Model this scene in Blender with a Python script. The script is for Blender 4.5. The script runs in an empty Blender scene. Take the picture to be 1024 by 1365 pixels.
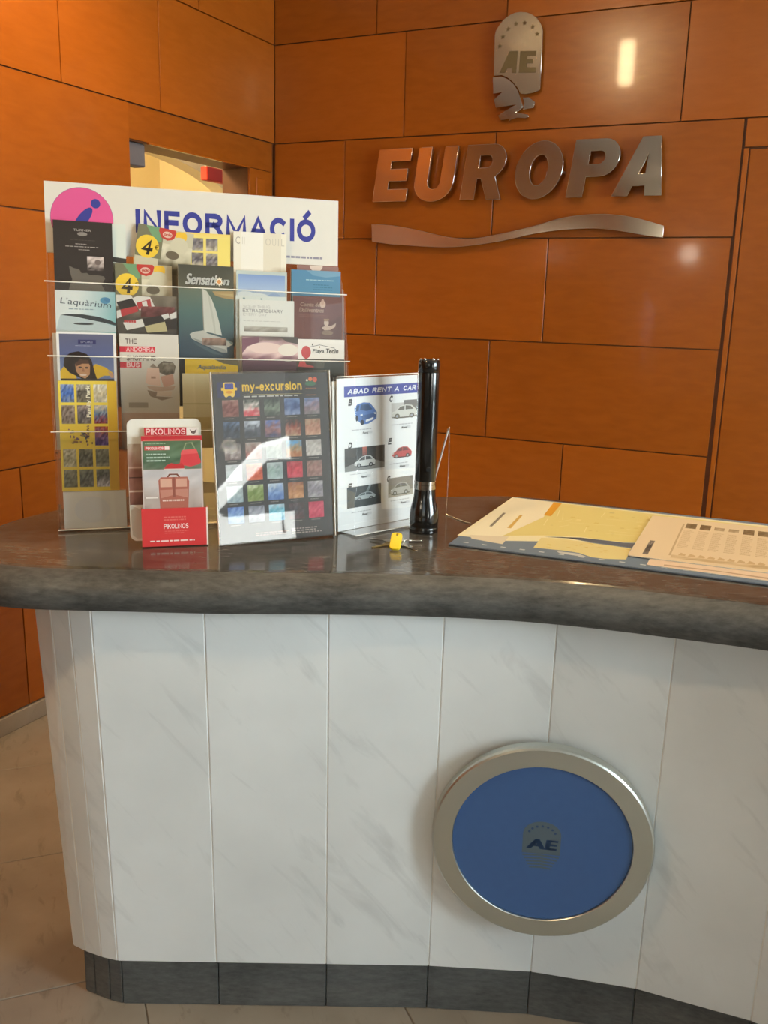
import bpy, bmesh, math, random
from mathutils import Matrix, Vector
from math import sin, cos, radians, pi

scene = bpy.context.scene
col = scene.collection

# ------------------------------------------------------------------ camera
HC = 1.35
FPX = 1233.5
TH, RO = radians(13.08), radians(1.42)
fw = Vector((0, cos(TH), -sin(TH)))
r0 = Vector((1, 0, 0))
u0 = Vector((0, sin(TH), cos(TH)))
rv = r0 * cos(RO) + u0 * sin(RO)
uv_ = -r0 * sin(RO) + u0 * cos(RO)
cam = bpy.data.cameras.new('camera')
cam_o = bpy.data.objects.new('camera', cam)
col.objects.link(cam_o)
M = Matrix.Identity(4)
for i in range(3):
    M[i][0], M[i][1], M[i][2] = rv[i], uv_[i], -fw[i]
M[2][3] = HC
cam_o.matrix_world = M
cam.sensor_fit = 'HORIZONTAL'
cam.sensor_width = 36
cam.lens = FPX / 1024 * 36
cam.clip_start = .02
scene.camera = cam_o

# ------------------------------------------------------------------ room frame
CX, CY = -.4851, 4.0358                     # inner corner of the two timber walls
PHI = radians(25.575)
DL = Vector((sin(PHI), cos(PHI), 0))        # along the left wall, away from the entrance
DB = Vector((cos(PHI), -sin(PHI), 0))       # along the back wall
CORNER = Vector((CX, CY, 0))
CEIL = 2.6
ROOM_S, ROOM_T = 5.2, 6.8


def W(s, t, z=0.0):
    return CORNER + DB * s - DL * t + Vector((0, 0, z))


# ------------------------------------------------------------------ world, lights, exposure
wd = bpy.data.worlds.new('sky')
scene.world = wd
wd.use_nodes = True
nt = wd.node_tree
bg = nt.nodes['Background']
sky = nt.nodes.new('ShaderNodeTexSky')
sky.sky_type = 'NISHITA'
sky.sun_disc = False
sky.sun_elevation = radians(38)
sky.sun_rotation = radians(200)
nt.links.new(sky.outputs[0], bg.inputs[0])
bg.inputs[1].default_value = .12


def area(name, loc, direction, sx, sy, power, color):
    l = bpy.data.lights.new(name, 'AREA')
    l.shape = 'RECTANGLE'
    l.size, l.size_y = sx, sy
    l.energy = power
    l.color = color
    o = bpy.data.objects.new(name, l)
    col.objects.link(o)
    o.location = loc
    o.rotation_euler = Vector(direction).to_track_quat('-Z', 'Y').to_euler()
    return o


DAY = (.80, .92, 1.0)
area('daylight_side_window', W(ROOM_S + .35, 1.95, 1.5), -DB, 1.8, 1.6, 280, DAY)
area('daylight_rear_window', W(3.2, ROOM_T + .35, 1.45), DL, 1.8, 1.6, 8, DAY)
sun = bpy.data.lights.new('sun', 'SUN')
sun.energy = 65
sun.angle = radians(1)
sun.color = (1.0, .97, .92)
sun_o = bpy.data.objects.new('sun', sun)
col.objects.link(sun_o)
sun_o.rotation_euler = (DB * .72 + DL * .12 - Vector((0, 0, .9))).to_track_quat('-Z', 'Y').to_euler()

WARM = (1.0, .70, .38)
DOWNLIGHTS = [(1.9, 1.5, 34), (.50, 1.50, 70), (1.0, 3.2, 80), (4.0, 1.5, 20)]   # s, t, watts
DRUM = 140
BACKROOM_POWER = 78

vs = scene.view_settings
scene.display_settings.display_device = 'sRGB'
vs.view_transform = 'Standard'
vs.look = 'None'
vs.gamma = 1
vs.use_curve_mapping = False
vs.exposure = -.24
scene.cycles.sample_clamp_indirect = 60


# ------------------------------------------------------------------ helpers
def lin(c):
    out = []
    for v in c[:3]:
        v = v / 255.0
        out.append(v / 12.92 if v <= .04045 else ((v + .055) / 1.055) ** 2.4)
    return tuple(out)


def tag(o, label=None, cat=None, group=None, kind=None):
    if label:
        o['label'] = label
    if cat:
        o['category'] = cat
    if group:
        o['group'] = group
    if kind:
        o['kind'] = kind
    return o


def link(name, me, mat=None, parent=None, mw=None):
    o = bpy.data.objects.new(name, me)
    col.objects.link(o)
    if mat is not None and me is not None and not me.materials:
        me.materials.append(mat)
    if parent is not None:
        o.parent = parent
    if mw is not None:
        o.matrix_local = mw
    return o


def bm_obj(name, bm, mat=None, parent=None, mw=None, smooth=False, sharp=40):
    me = bpy.data.meshes.new(name)
    bmesh.ops.recalc_face_normals(bm, faces=bm.faces)
    bm.to_mesh(me)
    bm.free()
    if smooth:
        me.shade_smooth()
        me.set_sharp_from_angle(angle=radians(sharp))
    return link(name, me, mat, parent, mw)


def empty(name, mw=None):
    o = bpy.data.objects.new(name, None)
    col.objects.link(o)
    o.empty_display_size = .05
    if mw is not None:
        o.matrix_world = mw
    return o


def box(bm, x0, x1, y0, y1, z0, z1, bev=0.0, seg=1):
    vs_ = [bm.verts.new(p) for p in ((x0, y0, z0), (x1, y0, z0), (x1, y1, z0), (x0, y1, z0),
                                     (x0, y0, z1), (x1, y0, z1), (x1, y1, z1), (x0, y1, z1))]
    fs = [bm.faces.new([vs_[i] for i in f]) for f in
          ((3, 2, 1, 0), (4, 5, 6, 7), (0, 1, 5, 4), (1, 2, 6, 5), (2, 3, 7, 6), (3, 0, 4, 7))]
    if bev:
        es = set(e for f in fs for e in f.edges)
        bmesh.ops.bevel(bm, geom=list(es), offset=bev, segments=seg, affect='EDGES', profile=.5)
    return bm


def prism(bm, pts, z0, z1, bev=0.0):
    """polygon in xy extruded from z0 to z1"""
    a = [bm.verts.new((p[0], p[1], z0)) for p in pts]
    b = [bm.verts.new((p[0], p[1], z1)) for p in pts]
    n = len(pts)
    fs = [bm.faces.new(a[::-1]), bm.faces.new(b)]
    for i in range(n):
        fs.append(bm.faces.new((a[i], a[(i + 1) % n], b[(i + 1) % n], b[i])))
    if bev:
        es = set(e for f in fs for e in f.edges)
        bmesh.ops.bevel(bm, geom=list(es), offset=bev, segments=1, affect='EDGES')
    return bm


def lathe(bm, prof, n=40, cap=True, axis='Z', origin=(0, 0, 0)):
    rings = []
    for r, z in prof:
        ring = []
        for i in range(n):
            a = 2 * pi * i / n
            p = Vector((r * cos(a), r * sin(a), z))
            ring.append(bm.verts.new(p + Vector(origin)))
        rings.append(ring)
    for k in range(len(rings) - 1):
        for i in range(n):
            bm.faces.new((rings[k][i], rings[k][(i + 1) % n], rings[k + 1][(i + 1) % n], rings[k + 1][i]))
    if cap:
        bm.faces.new(rings[0][::-1])
        bm.faces.new(rings[-1])
    return bm


def tube(bm, pts, r, n=8, cap=True):
    pts = [Vector(p) for p in pts]
    rings = []
    up = Vector((0, 0, 1))
    for i, p in enumerate(pts):
        t = (pts[min(i + 1, len(pts) - 1)] - pts[max(i - 1, 0)]).normalized()
        a = t.cross(up)
        if a.length < 1e-3:
            a = t.cross(Vector((1, 0, 0)))
        a.normalize()
        b = t.cross(a)
        rings.append([bm.verts.new(p + (a * cos(2 * pi * k / n) + b * sin(2 * pi * k / n)) * r) for k in range(n)])
    for k in range(len(rings) - 1):
        for i in range(n):
            bm.faces.new((rings[k][i], rings[k][(i + 1) % n], rings[k + 1][(i + 1) % n], rings[k + 1][i]))
    if cap:
        bm.faces.new(rings[0][::-1])
        bm.faces.new(rings[-1])
    return bm


def loops_mesh(loops, depth, bevel=0.0):
    """closed outlines (holes included) filled and extruded: mesh in xy, thickness along +-z"""
    cu = bpy.data.curves.new('shape', 'CURVE')
    cu.dimensions = '2D'
    cu.fill_mode = 'BOTH'
    cu.extrude = depth / 2 - bevel
    cu.bevel_depth = bevel
    cu.bevel_resolution = 1
    cu.offset = -bevel
    for lp in loops:
        sp = cu.splines.new('POLY')
        sp.points.add(len(lp) - 1)
        for q, p in zip(sp.points, lp):
            q.co = (p[0], p[1], 0, 1)
        sp.use_cyclic_u = True
    o = bpy.data.objects.new('shape', cu)
    me = bpy.data.meshes.new_from_object(o)
    bpy.data.objects.remove(o)
    return me


def frame(O, yaw, lean=0.0, roll=0.0):
    """matrix whose x runs along the thing's width, y up its face, z out of its face to the viewer"""
    y, l = radians(yaw), radians(lean)
    U = Vector((cos(y), sin(y), 0))
    B = Vector((-sin(y), cos(y), 0))
    V = Vector((0, 0, 1)) * cos(l) + B * sin(l)
    N = U.cross(V)
    if roll:
        U, V = U * cos(roll) + V * sin(roll), -U * sin(roll) + V * cos(roll)
    m = Matrix.Identity(4)
    for i in range(3):
        m[i][0], m[i][1], m[i][2], m[i][3] = U[i], V[i], N[i], O[i]
    return m


def upright(O, yaw):
    return Matrix.Translation(Vector(O)) @ Matrix.Rotation(radians(yaw), 4, 'Z')


# ------------------------------------------------------------------ materials
def new_mat(name):
    m = bpy.data.materials.new(name)
    m.use_nodes = True
    t = m.node_tree
    return m, t, t.nodes['Principled BSDF'], t.nodes, t.links


def plain(name, c, rough=.5, metal=0.0, coat=0.0, spec=.5, noise=0.0, nscale=40):
    m, t, b, N, L = new_mat(name)
    b.inputs['Base Color'].default_value = (*lin(c), 1)
    b.inputs['Roughness'].default_value = rough
    b.inputs['Metallic'].default_value = metal
    b.inputs['Coat Weight'].default_value = coat
    b.inputs['Specular IOR Level'].default_value = spec
    if noise:
        tc = N.new('ShaderNodeTexCoord')
        nz = N.new('ShaderNodeTexNoise')
        nz.inputs['Scale'].default_value = nscale
        L.new(tc.outputs['Object'], nz.inputs['Vector'])
        mx = N.new('ShaderNodeMix')
        mx.data_type = 'RGBA'
        mx.inputs['A'].default_value = (*[v * (1 - noise) for v in lin(c)], 1)
        mx.inputs['B'].default_value = (*[min(1, v * (1 + noise)) for v in lin(c)], 1)
        L.new(nz.outputs['Fac'], mx.inputs['Factor'])
        L.new(mx.outputs['Result'], b.inputs['Base Color'])
    return m


def emission(name, c, strength):
    m, t, b, N, L = new_mat(name)
    b.inputs['Base Color'].default_value = (0, 0, 0, 1)
    b.inputs['Emission Color'].default_value = (*c, 1)
    b.inputs['Emission Strength'].default_value = strength
    return m


def wood_mat(name, dark, light, rough=.30, coat=.25):
    m, t, b, N, L = new_mat(name)
    tc = N.new('ShaderNodeTexCoord')
    mp = N.new('ShaderNodeMapping')
    mp.inputs['Scale'].default_value = (7, 7, 26)
    L.new(tc.outputs['Object'], mp.inputs['Vector'])
    oi = N.new('ShaderNodeObjectInfo')
    ad = N.new('ShaderNodeVectorMath')
    ad.operation = 'ADD'
    sc = N.new('ShaderNodeVectorMath')
    sc.operation = 'SCALE'
    sc.inputs[0].default_value = (13, 7, 21)
    L.new(oi.outputs['Random'], sc.inputs['Scale'])
    L.new(mp.outputs['Vector'], ad.inputs[0])
    L.new(sc.outputs['Vector'], ad.inputs[1])
    n1 = N.new('ShaderNodeTexNoise')
    n1.inputs['Scale'].default_value = 1.6
    n1.inputs['Detail'].default_value = 6
    n1.inputs['Distortion'].default_value = .4
    L.new(ad.outputs['Vector'], n1.inputs['Vector'])
    n2 = N.new('ShaderNodeTexNoise')
    n2.inputs['Scale'].default_value = 2.2
    L.new(tc.outputs['Object'], n2.inputs['Vector'])
    mx = N.new('ShaderNodeMix')
    mx.data_type = 'RGBA'
    mx.inputs['A'].default_value = (*lin(dark), 1)
    mx.inputs['B'].default_value = (*lin(light), 1)
    ramp = N.new('ShaderNodeMapRange')
    ramp.inputs['From Min'].default_value = .3
    ramp.inputs['From Max'].default_value = .7
    L.new(n1.outputs['Fac'], ramp.inputs['Value'])
    L.new(ramp.outputs['Result'], mx.inputs['Factor'])
    hs = N.new('ShaderNodeHueSaturation')
    vr = N.new('ShaderNodeMapRange')
    vr.inputs['To Min'].default_value = .86
    vr.inputs['To Max'].default_value = 1.12
    L.new(oi.outputs['Random'], vr.inputs['Value'])
    mm = N.new('ShaderNodeMath')
    mm.operation = 'MULTIPLY_ADD'
    mm.inputs[1].default_value = .12
    L.new(n2.outputs['Fac'], mm.inputs[0])
    L.new(vr.outputs['Result'], mm.inputs[2])
    L.new(mm.outputs['Value'], hs.inputs['Value'])
    L.new(mx.outputs['Result'], hs.inputs['Color'])
    L.new(hs.outputs['Color'], b.inputs['Base Color'])
    b.inputs['Roughness'].default_value = rough
    b.inputs['Specular IOR Level'].default_value = .32
    b.inputs['Coat Weight'].default_value = coat
    b.inputs['Coat Roughness'].default_value = .06
    bp = N.new('ShaderNodeBump')
    bp.inputs['Strength'].default_value = .05
    bp.inputs['Distance'].default_value = .002
    L.new(n1.outputs['Fac'], bp.inputs['Height'])
    L.new(bp.outputs['Normal'], b.inputs['Normal'])
    return m


def marble_mat(name, base, vein, scale=1.0, rough=.28, amount=1.0):
    m, t, b, N, L = new_mat(name)
    tc = N.new('ShaderNodeTexCoord')
    oi = N.new('ShaderNodeObjectInfo')
    sc = N.new('ShaderNodeVectorMath')
    sc.operation = 'SCALE'
    sc.inputs[0].default_value = (5, 3, 4)
    L.new(oi.outputs['Random'], sc.inputs['Scale'])
    ad = N.new('ShaderNodeVectorMath')
    L.new(tc.outputs['Object'], ad.inputs[0])
    L.new(sc.outputs['Vector'], ad.inputs[1])
    mp = N.new('ShaderNodeMapping')
    mp.vector_type = 'TEXTURE'
    mp.inputs['Rotation'].default_value = (0, radians(50), 0)
    mp.inputs['Scale'].default_value = (.42 / scale, .3 / scale, .085 / scale)
    L.new(ad.outputs['Vector'], mp.inputs['Vector'])
    n1 = N.new('ShaderNodeTexNoise')
    n1.inputs['Scale'].default_value = 2.0
    n1.inputs['Detail'].default_value = 7
    n1.inputs['Roughness'].default_value = .6
    n1.inputs['Distortion'].default_value = .6
    L.new(mp.outputs['Vector'], n1.inputs['Vector'])
    r1 = N.new('ShaderNodeMapRange')
    r1.inputs['From Min'].default_value = .56
    r1.inputs['From Max'].default_value = .78
    r1.inputs['To Max'].default_value = .62 * amount
    L.new(n1.outputs['Fac'], r1.inputs['Value'])
    n2 = N.new('ShaderNodeTexNoise')
    n2.inputs['Scale'].default_value = 5 * scale
    n2.inputs['Detail'].default_value = 5
    L.new(ad.outputs['Vector'], n2.inputs['Vector'])
    r2 = N.new('ShaderNodeMapRange')
    r2.inputs['From Min'].default_value = .35
    r2.inputs['From Max'].default_value = .8
    r2.inputs['To Max'].default_value = .38 * amount
    L.new(n2.outputs['Fac'], r2.inputs['Value'])
    sm = N.new('ShaderNodeMath')
    sm.operation = 'ADD'
    sm.use_clamp = True
    L.new(r1.outputs['Result'], sm.inputs[0])
    L.new(r2.outputs['Result'], sm.inputs[1])
    mx = N.new('ShaderNodeMix')
    mx.data_type = 'RGBA'
    mx.inputs['A'].default_value = (*lin(base), 1)
    mx.inputs['B'].default_value = (*lin(vein), 1)
    L.new(sm.outputs['Value'], mx.inputs['Factor'])
    L.new(mx.outputs['Result'], b.inputs['Base Color'])
    b.inputs['Roughness'].default_value = rough
    return m


def granite_mat(name, a, c, rough=.12):
    m, t, b, N, L = new_mat(name)
    tc = N.new('ShaderNodeTexCoord')
    mp = N.new('ShaderNodeMapping')
    mp.inputs['Scale'].default_value = (26, 60, 90)
    L.new(tc.outputs['Object'], mp.inputs['Vector'])
    n1 = N.new('ShaderNodeTexNoise')
    n1.inputs['Scale'].default_value = 1.5
    n1.inputs['Detail'].default_value = 8
    n1.inputs['Roughness'].default_value = .7
    L.new(mp.outputs['Vector'], n1.inputs['Vector'])
    n2 = N.new('ShaderNodeTexNoise')
    n2.inputs['Scale'].default_value = 7
    n2.inputs['Detail'].default_value = 4
    L.new(tc.outputs['Object'], n2.inputs['Vector'])
    av = N.new('ShaderNodeMath')
    av.operation = 'MULTIPLY_ADD'
    av.inputs[1].default_value = .45
    L.new(n2.outputs['Fac'], av.inputs[0])
    mu = N.new('ShaderNodeMath')
    mu.operation = 'MULTIPLY'
    mu.inputs[1].default_value = .6
    L.new(n1.outputs['Fac'], mu.inputs[0])
    L.new(mu.outputs['Value'], av.inputs[2])
    r1 = N.new('ShaderNodeMapRange')
    r1.inputs['From Min'].default_value = .38
    r1.inputs['From Max'].default_value = .7
    L.new(av.outputs['Value'], r1.inputs['Value'])
    mx = N.new('ShaderNodeMix')
    mx.data_type = 'RGBA'
    mx.inputs['A'].default_value = (*lin(a), 1)
    mx.inputs['B'].default_value = (*lin(c), 1)
    L.new(r1.outputs['Result'], mx.inputs['Factor'])
    L.new(mx.outputs['Result'], b.inputs['Base Color'])
    b.inputs['Roughness'].default_value = rough
    return m


def clear_mat(name, tint=(.97, .98, .97), gloss=1.0, haze=0.0):
    """clear acrylic or pane: see-through with a Fresnel gloss on top"""
    m = bpy.data.materials.new(name)
    m.use_nodes = True
    t = m.node_tree
    N, L = t.nodes, t.links
    N.remove(N['Principled BSDF'])
    out = N['Material Output']
    tr = N.new('ShaderNodeBsdfTransparent')
    tr.inputs['Color'].default_value = (*tint, 1)
    gl = N.new('ShaderNodeBsdfGlossy')
    gl.inputs['Roughness'].default_value = .02
    gl.inputs['Color'].default_value = (1, 1, 1, 1)
    fr = N.new('ShaderNodeFresnel')
    fr.inputs['IOR'].default_value = 1.49
    mu = N.new('ShaderNodeMath')
    mu.operation = 'MULTIPLY'
    mu.use_clamp = True
    mu.inputs[1].default_value = gloss
    L.new(fr.outputs['Fac'], mu.inputs[0])
    mx = N.new('ShaderNodeMixShader')
    ge = N.new('ShaderNodeNewGeometry')
    iv = N.new('ShaderNodeMath')
    iv.operation = 'SUBTRACT'
    iv.inputs[0].default_value = 1.0
    L.new(ge.outputs['Backfacing'], iv.inputs[1])
    m3 = N.new('ShaderNodeMath')
    m3.operation = 'MULTIPLY'
    L.new(mu.outputs['Value'], m3.inputs[0])
    L.new(iv.outputs['Value'], m3.inputs[1])
    L.new(m3.outputs['Value'], mx.inputs['Fac'])
    L.new(tr.outputs[0], mx.inputs[1])
    L.new(gl.outputs[0], mx.inputs[2])
    last = mx
    if haze:
        df = N.new('ShaderNodeBsdfDiffuse')
        df.inputs['Color'].default_value = (.9, .9, .88, 1)
        m2 = N.new('ShaderNodeMixShader')
        m2.inputs['Fac'].default_value = haze
        L.new(mx.outputs[0], m2.inputs[1])
        L.new(df.outputs[0], m2.inputs[2])
        last = m2
    L.new(last.outputs[0], out.inputs['Surface'])
    return m


def ink_mat(name, rough=.38, spec=.5):
    m, t, b, N, L = new_mat(name)
    at = N.new('ShaderNodeAttribute')
    at.attribute_name = 'ink'
    L.new(at.outputs['Color'], b.inputs['Base Color'])
    b.inputs['Roughness'].default_value = rough
    b.inputs['Specular IOR Level'].default_value = spec
    return m


def brushed_mat(name, c, rough=.3, aniso_scale=(4, 4, 160), bump=.15):
    m, t, b, N, L = new_mat(name)
    b.inputs['Base Color'].default_value = (*lin(c), 1)
    b.inputs['Metallic'].default_value = 1
    b.inputs['Roughness'].default_value = rough
    tc = N.new('ShaderNodeTexCoord')
    mp = N.new('ShaderNodeMapping')
    mp.inputs['Scale'].default_value = aniso_scale
    L.new(tc.outputs['Object'], mp.inputs['Vector'])
    nz = N.new('ShaderNodeTexNoise')
    nz.inputs['Scale'].default_value = 3
    L.new(mp.outputs['Vector'], nz.inputs['Vector'])
    bp = N.new('ShaderNodeBump')
    bp.inputs['Strength'].default_value = bump
    bp.inputs['Distance'].default_value = .001
    L.new(nz.outputs['Fac'], bp.inputs['Height'])
    L.new(bp.outputs['Normal'], b.inputs['Normal'])
    return m


WOOD = wood_mat('timber_veneer', (139, 72, 16), (147, 78, 20), .26, .22)
WOOD_BACK = plain('timber_backing', (98, 56, 30), .45, noise=.2)
CREAM = plain('cream_plaster', (178, 170, 154), .8, noise=.04, nscale=6)
CREAM_PASSAGE = plain('passage_plaster', (236, 224, 196), .8, noise=.03, nscale=6)
CEILING = plain('white_ceiling', (206, 202, 194), .85, noise=.03, nscale=5)
MARBLE = marble_mat('white_marble', (228, 232, 232), (146, 151, 152), 1.0, .28, .5)
FLOORSTONE = marble_mat('floor_marble', (158, 148, 134), (108, 98, 86), 1.4, .22)
GROUT = plain('grout', (120, 112, 100), .8, noise=.2)
JOINTFILL = plain('white_joint', (232, 230, 222), .6)
GRANITE = granite_mat('dark_granite', (50, 48, 45), (108, 102, 93), .12)
GRANITE_EDGE = granite_mat('honed_granite', (48, 49, 48), (98, 98, 95), .55)
PLINTH = granite_mat('plinth_stone', (69, 71, 71), (108, 110, 108), .35)
CHROME = plain('polished_steel', (200, 197, 190), .10, 1.0)
STEEL = brushed_mat('brushed_steel', (206, 210, 205), .34)
SATIN = brushed_mat('satin_steel', (192, 184, 170), .14, (60, 60, 4), .04)
ETCH = plain('etched_steel', (104, 92, 66), .6, .6)
BLUE = plain('blue_enamel', (64, 98, 150), .42, noise=.05, nscale=60)
ACRYL = clear_mat('clear_acrylic', (.992, .995, .992), 2.2, .012)     # both faces of a sheet counted on the outer one
ACRYL_EDGE = plain('acrylic_edge', (236, 232, 220), .3)
PANE = clear_mat('window_pane', (.95, .97, .96), 1.0)
INK = ink_mat('printed_paper')
INKM = ink_mat('matt_print', .6, .3)
PAPER = plain('paper', (208, 203, 192), .6, noise=.02)
BLACKAL = plain('black_anodised', (20, 19, 18), .16, .0, .6)
BLACKRUB = plain('black_rubber', (16, 16, 16), .5, noise=.15)
YELLOWP = plain('yellow_plastic', (240, 204, 30), .35)
KEYMETAL = plain('nickel', (190, 184, 170), .25, 1.0)
BRASSK = plain('brass', (176, 150, 92), .3, 1.0)
GREYPL = plain('grey_plastic', (90, 88, 92), .5, noise=.05)
REDSIGN = plain('red_sign', (206, 50, 34), .5, noise=.05)
WHITEPL = plain('white_plastic', (236, 234, 228), .4)
ALU = plain('white_aluminium', (216, 216, 214), .4, noise=.03)
LAMP = emission('lamp_glow', (1.0, .78, .48), 60)
SHIELD = emission('shielded_glow', (1.0, .78, .48), .8)

# ------------------------------------------------------------------ text and print
_tc = {}


def glyphs(s, bold=0.0):
    k = (s, bold)
    if k not in _tc:
        c = bpy.data.curves.new('t', 'FONT')
        c.body = s
        c.offset = bold
        c.resolution_u = 4
        o = bpy.data.objects.new('t', c)
        me = bpy.data.meshes.new_from_object(o)
        bpy.data.objects.remove(o)
        V = [(v.co.x, v.co.y) for v in me.vertices]
        F = [tuple(p.vertices) for p in me.polygons]
        bpy.data.meshes.remove(me)
        _tc[k] = (V, F)
    return _tc[k]


def _e(cx, cy, rx, ry, a0, a1, n=10):
    return [(cx + rx * cos(radians(a0 + (a1 - a0) * i / n)), cy + ry * sin(radians(a0 + (a1 - a0) * i / n))) for i in range(n + 1)]


# plain sans-serif letters as centre lines in a unit box: (width, strokes)
SANS = {
    'A': (.86, [[(0, 0), (.5, 1), (1, 0)], [(.18, .30), (.82, .30)]]),
    'B': (.78, [[(0, 0), (0, 1), (.58, 1)] + _e(.58, .76, .34, .24, 90, -90) + [(0, .52)], [(.5, .52)] + _e(.62, .26, .38, .26, 90, -90) + [(0, 0)]]),
    'C': (.84, [_e(.5, .5, .5, .5, 48, 312, 16)]),
    'D': (.84, [[(0, 0), (0, 1), (.42, 1)] + _e(.42, .5, .58, .5, 90, -90, 14) + [(0, 0)]]),
    'E': (.70, [[(1, 1), (0, 1), (0, 0), (1, 0)], [(0, .53), (.92, .53)]]),
    'F': (.66, [[(1, 1), (0, 1), (0, 0)], [(0, .50), (.88, .50)]]),
    'G': (.88, [_e(.5, .5, .5, .5, 48, 330, 16) + [(.96, .46), (.58, .46)]]),
    'H': (.80, [[(0, 0), (0, 1)], [(1, 0), (1, 1)], [(0, .52), (1, .52)]]),
    'I': (0, [[(0, 0), (0, 1)]]),
    'K': (.80, [[(0, 0), (0, 1)], [(.95, 1), (.02, .38)], [(.32, .58), (1, 0)]]),
    'L': (.62, [[(0, 1), (0, 0), (1, 0)]]),
    'M': (1.0, [[(0, 0), (0, 1), (.5, .08), (1, 1), (1, 0)]]),
    'N': (.80, [[(0, 0), (0, 1), (1, 0), (1, 1)]]),
    'O': (.92, [_e(.5, .5, .5, .5, 0, 360, 24)]),
    'P': (.74, [[(0, 0), (0, 1), (.55, 1)] + _e(.58, .73, .42, .27, 90, -90) + [(0, .46)]]),
    'R': (.82, [[(0, 0), (0, 1), (.55, 1)] + _e(.56, .75, .40, .25, 90, -90) + [(0, .50)], [(.50, .50), (.72, .38), (1, 0)]]),
    'S': (.74, [_e(.5, .75, .46, .25, 25, 270, 10) + _e(.5, .25, .5, .25, 90, -160, 10)]),
    'T': (.72, [[(0, 1), (1, 1)], [(.5, 1), (.5, 0)]]),
    'U': (.80, [[(0, 1), (0, .36)] + _e(.5, .36, .5, .36, 180, 360, 12) + [(1, 1)]]),
    'V': (.82, [[(0, 1), (.5, 0), (1, 1)]]),
    'X': (.78, [[(0, 0), (1, 1)], [(0, 1), (1, 0)]]),
    'Y': (.80, [[(0, 1), (.5, .45), (1, 1)], [(.5, .45), (.5, 0)]]),
    '4': (.66, [[(.72, 0), (.72, 1), (0, .30), (1, .30)]]),
    '-': (.34, [[(0, .36), (1, .36)]]),
    'm': (.98, [[(0, 0), (0, .72)], [(0, .46)] + _e(.25, .48, .25, .24, 180, 0, 8) + [(.5, 0)], [(.5, .46)] + _e(.75, .48, .25, .24, 180, 0, 8) + [(1, 0)]]),
    'y': (.58, [[(0, .72), (.5, .04)], [(1, .72), (.42, -.16), (.25, -.26), (.05, -.26)]]),
    'e': (.58, [[(.02, .37), (.98, .37)] + _e(.5, .36, .5, .36, 0, 315, 14)]),
    'x': (.56, [[(0, 0), (1, .72)], [(0, .72), (1, 0)]]),
    'c': (.54, [_e(.5, .36, .5, .36, 48, 312, 12)]),
    'u': (.56, [[(0, .72), (0, .26)] + _e(.5, .26, .5, .26, 180, 360, 8), [(1, .72), (1, 0)]]),
    'r': (.34, [[(0, 0), (0, .72)], [(0, .44)] + _e(.8, .40, .8, .32, 180, 80, 6)]),
    's': (.50, [_e(.5, .54, .46, .18, 25, 270, 8) + _e(.5, .18, .5, .18, 90, -160, 8)]),
    'i': (0, [[(0, 0), (0, .72)], [(0, .88), (0, 1.0)]]),
    'o': (.60, [_e(.5, .36, .5, .36, 0, 360, 18)]),
    'n': (.56, [[(0, 0), (0, .72)], [(0, .42)] + _e(.5, .44, .5, .28, 180, 0, 8) + [(1, 0)]]),
    ' ': (.28, []),
}


def sans_quads(text, thick, gap=.16):
    """block lettering: list of quads, cap height 1"""
    Q = []
    x = 0
    h = thick / 2
    for ch in text:
        base = {'Ó': 'O', 'À': 'A'}.get(ch, ch)
        w, st = SANS[base]
        ww = w * .86
        lines = [[(x + h + px * ww, h + py * (1 - thick)) for px, py in l] for l in st]
        if ch == 'Ó':
            lines.append([(x + h + .45 * ww, 1.10), (x + h + .66 * ww, 1.26)])
        for l in lines:
            n = len(l)
            closed = n > 3 and math.hypot(l[0][0] - l[-1][0], l[0][1] - l[-1][1]) < 1e-6
            L_, R_ = [], []
            for i in range(n):
                a = l[i - 1] if i else (l[-2] if closed else None)
                b = l[i + 1] if i < n - 1 else (l[1] if closed else None)
                p = Vector(l[i])
                d0 = (p - Vector(a)).normalized() if a else None
                d1 = (Vector(b) - p).normalized() if b else None
                if d0 is None:
                    d0 = d1
                    p = p - d1 * (h * .95 if not closed else 0)
                if d1 is None:
                    d1 = d0
                    p = p + d0 * (h * .95 if not closed else 0)
                n0, n1 = Vector((-d0.y, d0.x)), Vector((-d1.y, d1.x))
                m = (n0 + n1)
                m = n0 if m.length < 1e-4 else m.normalized()
                k = h / max(.78, m.dot(n0))
                L_.append(p + m * k)
                R_.append(p - m * k)
            for i in range(n - 1):
                Q.append((L_[i], R_[i], R_[i + 1], L_[i + 1]))
        x += ww + thick + gap
    return Q, x - gap


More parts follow.
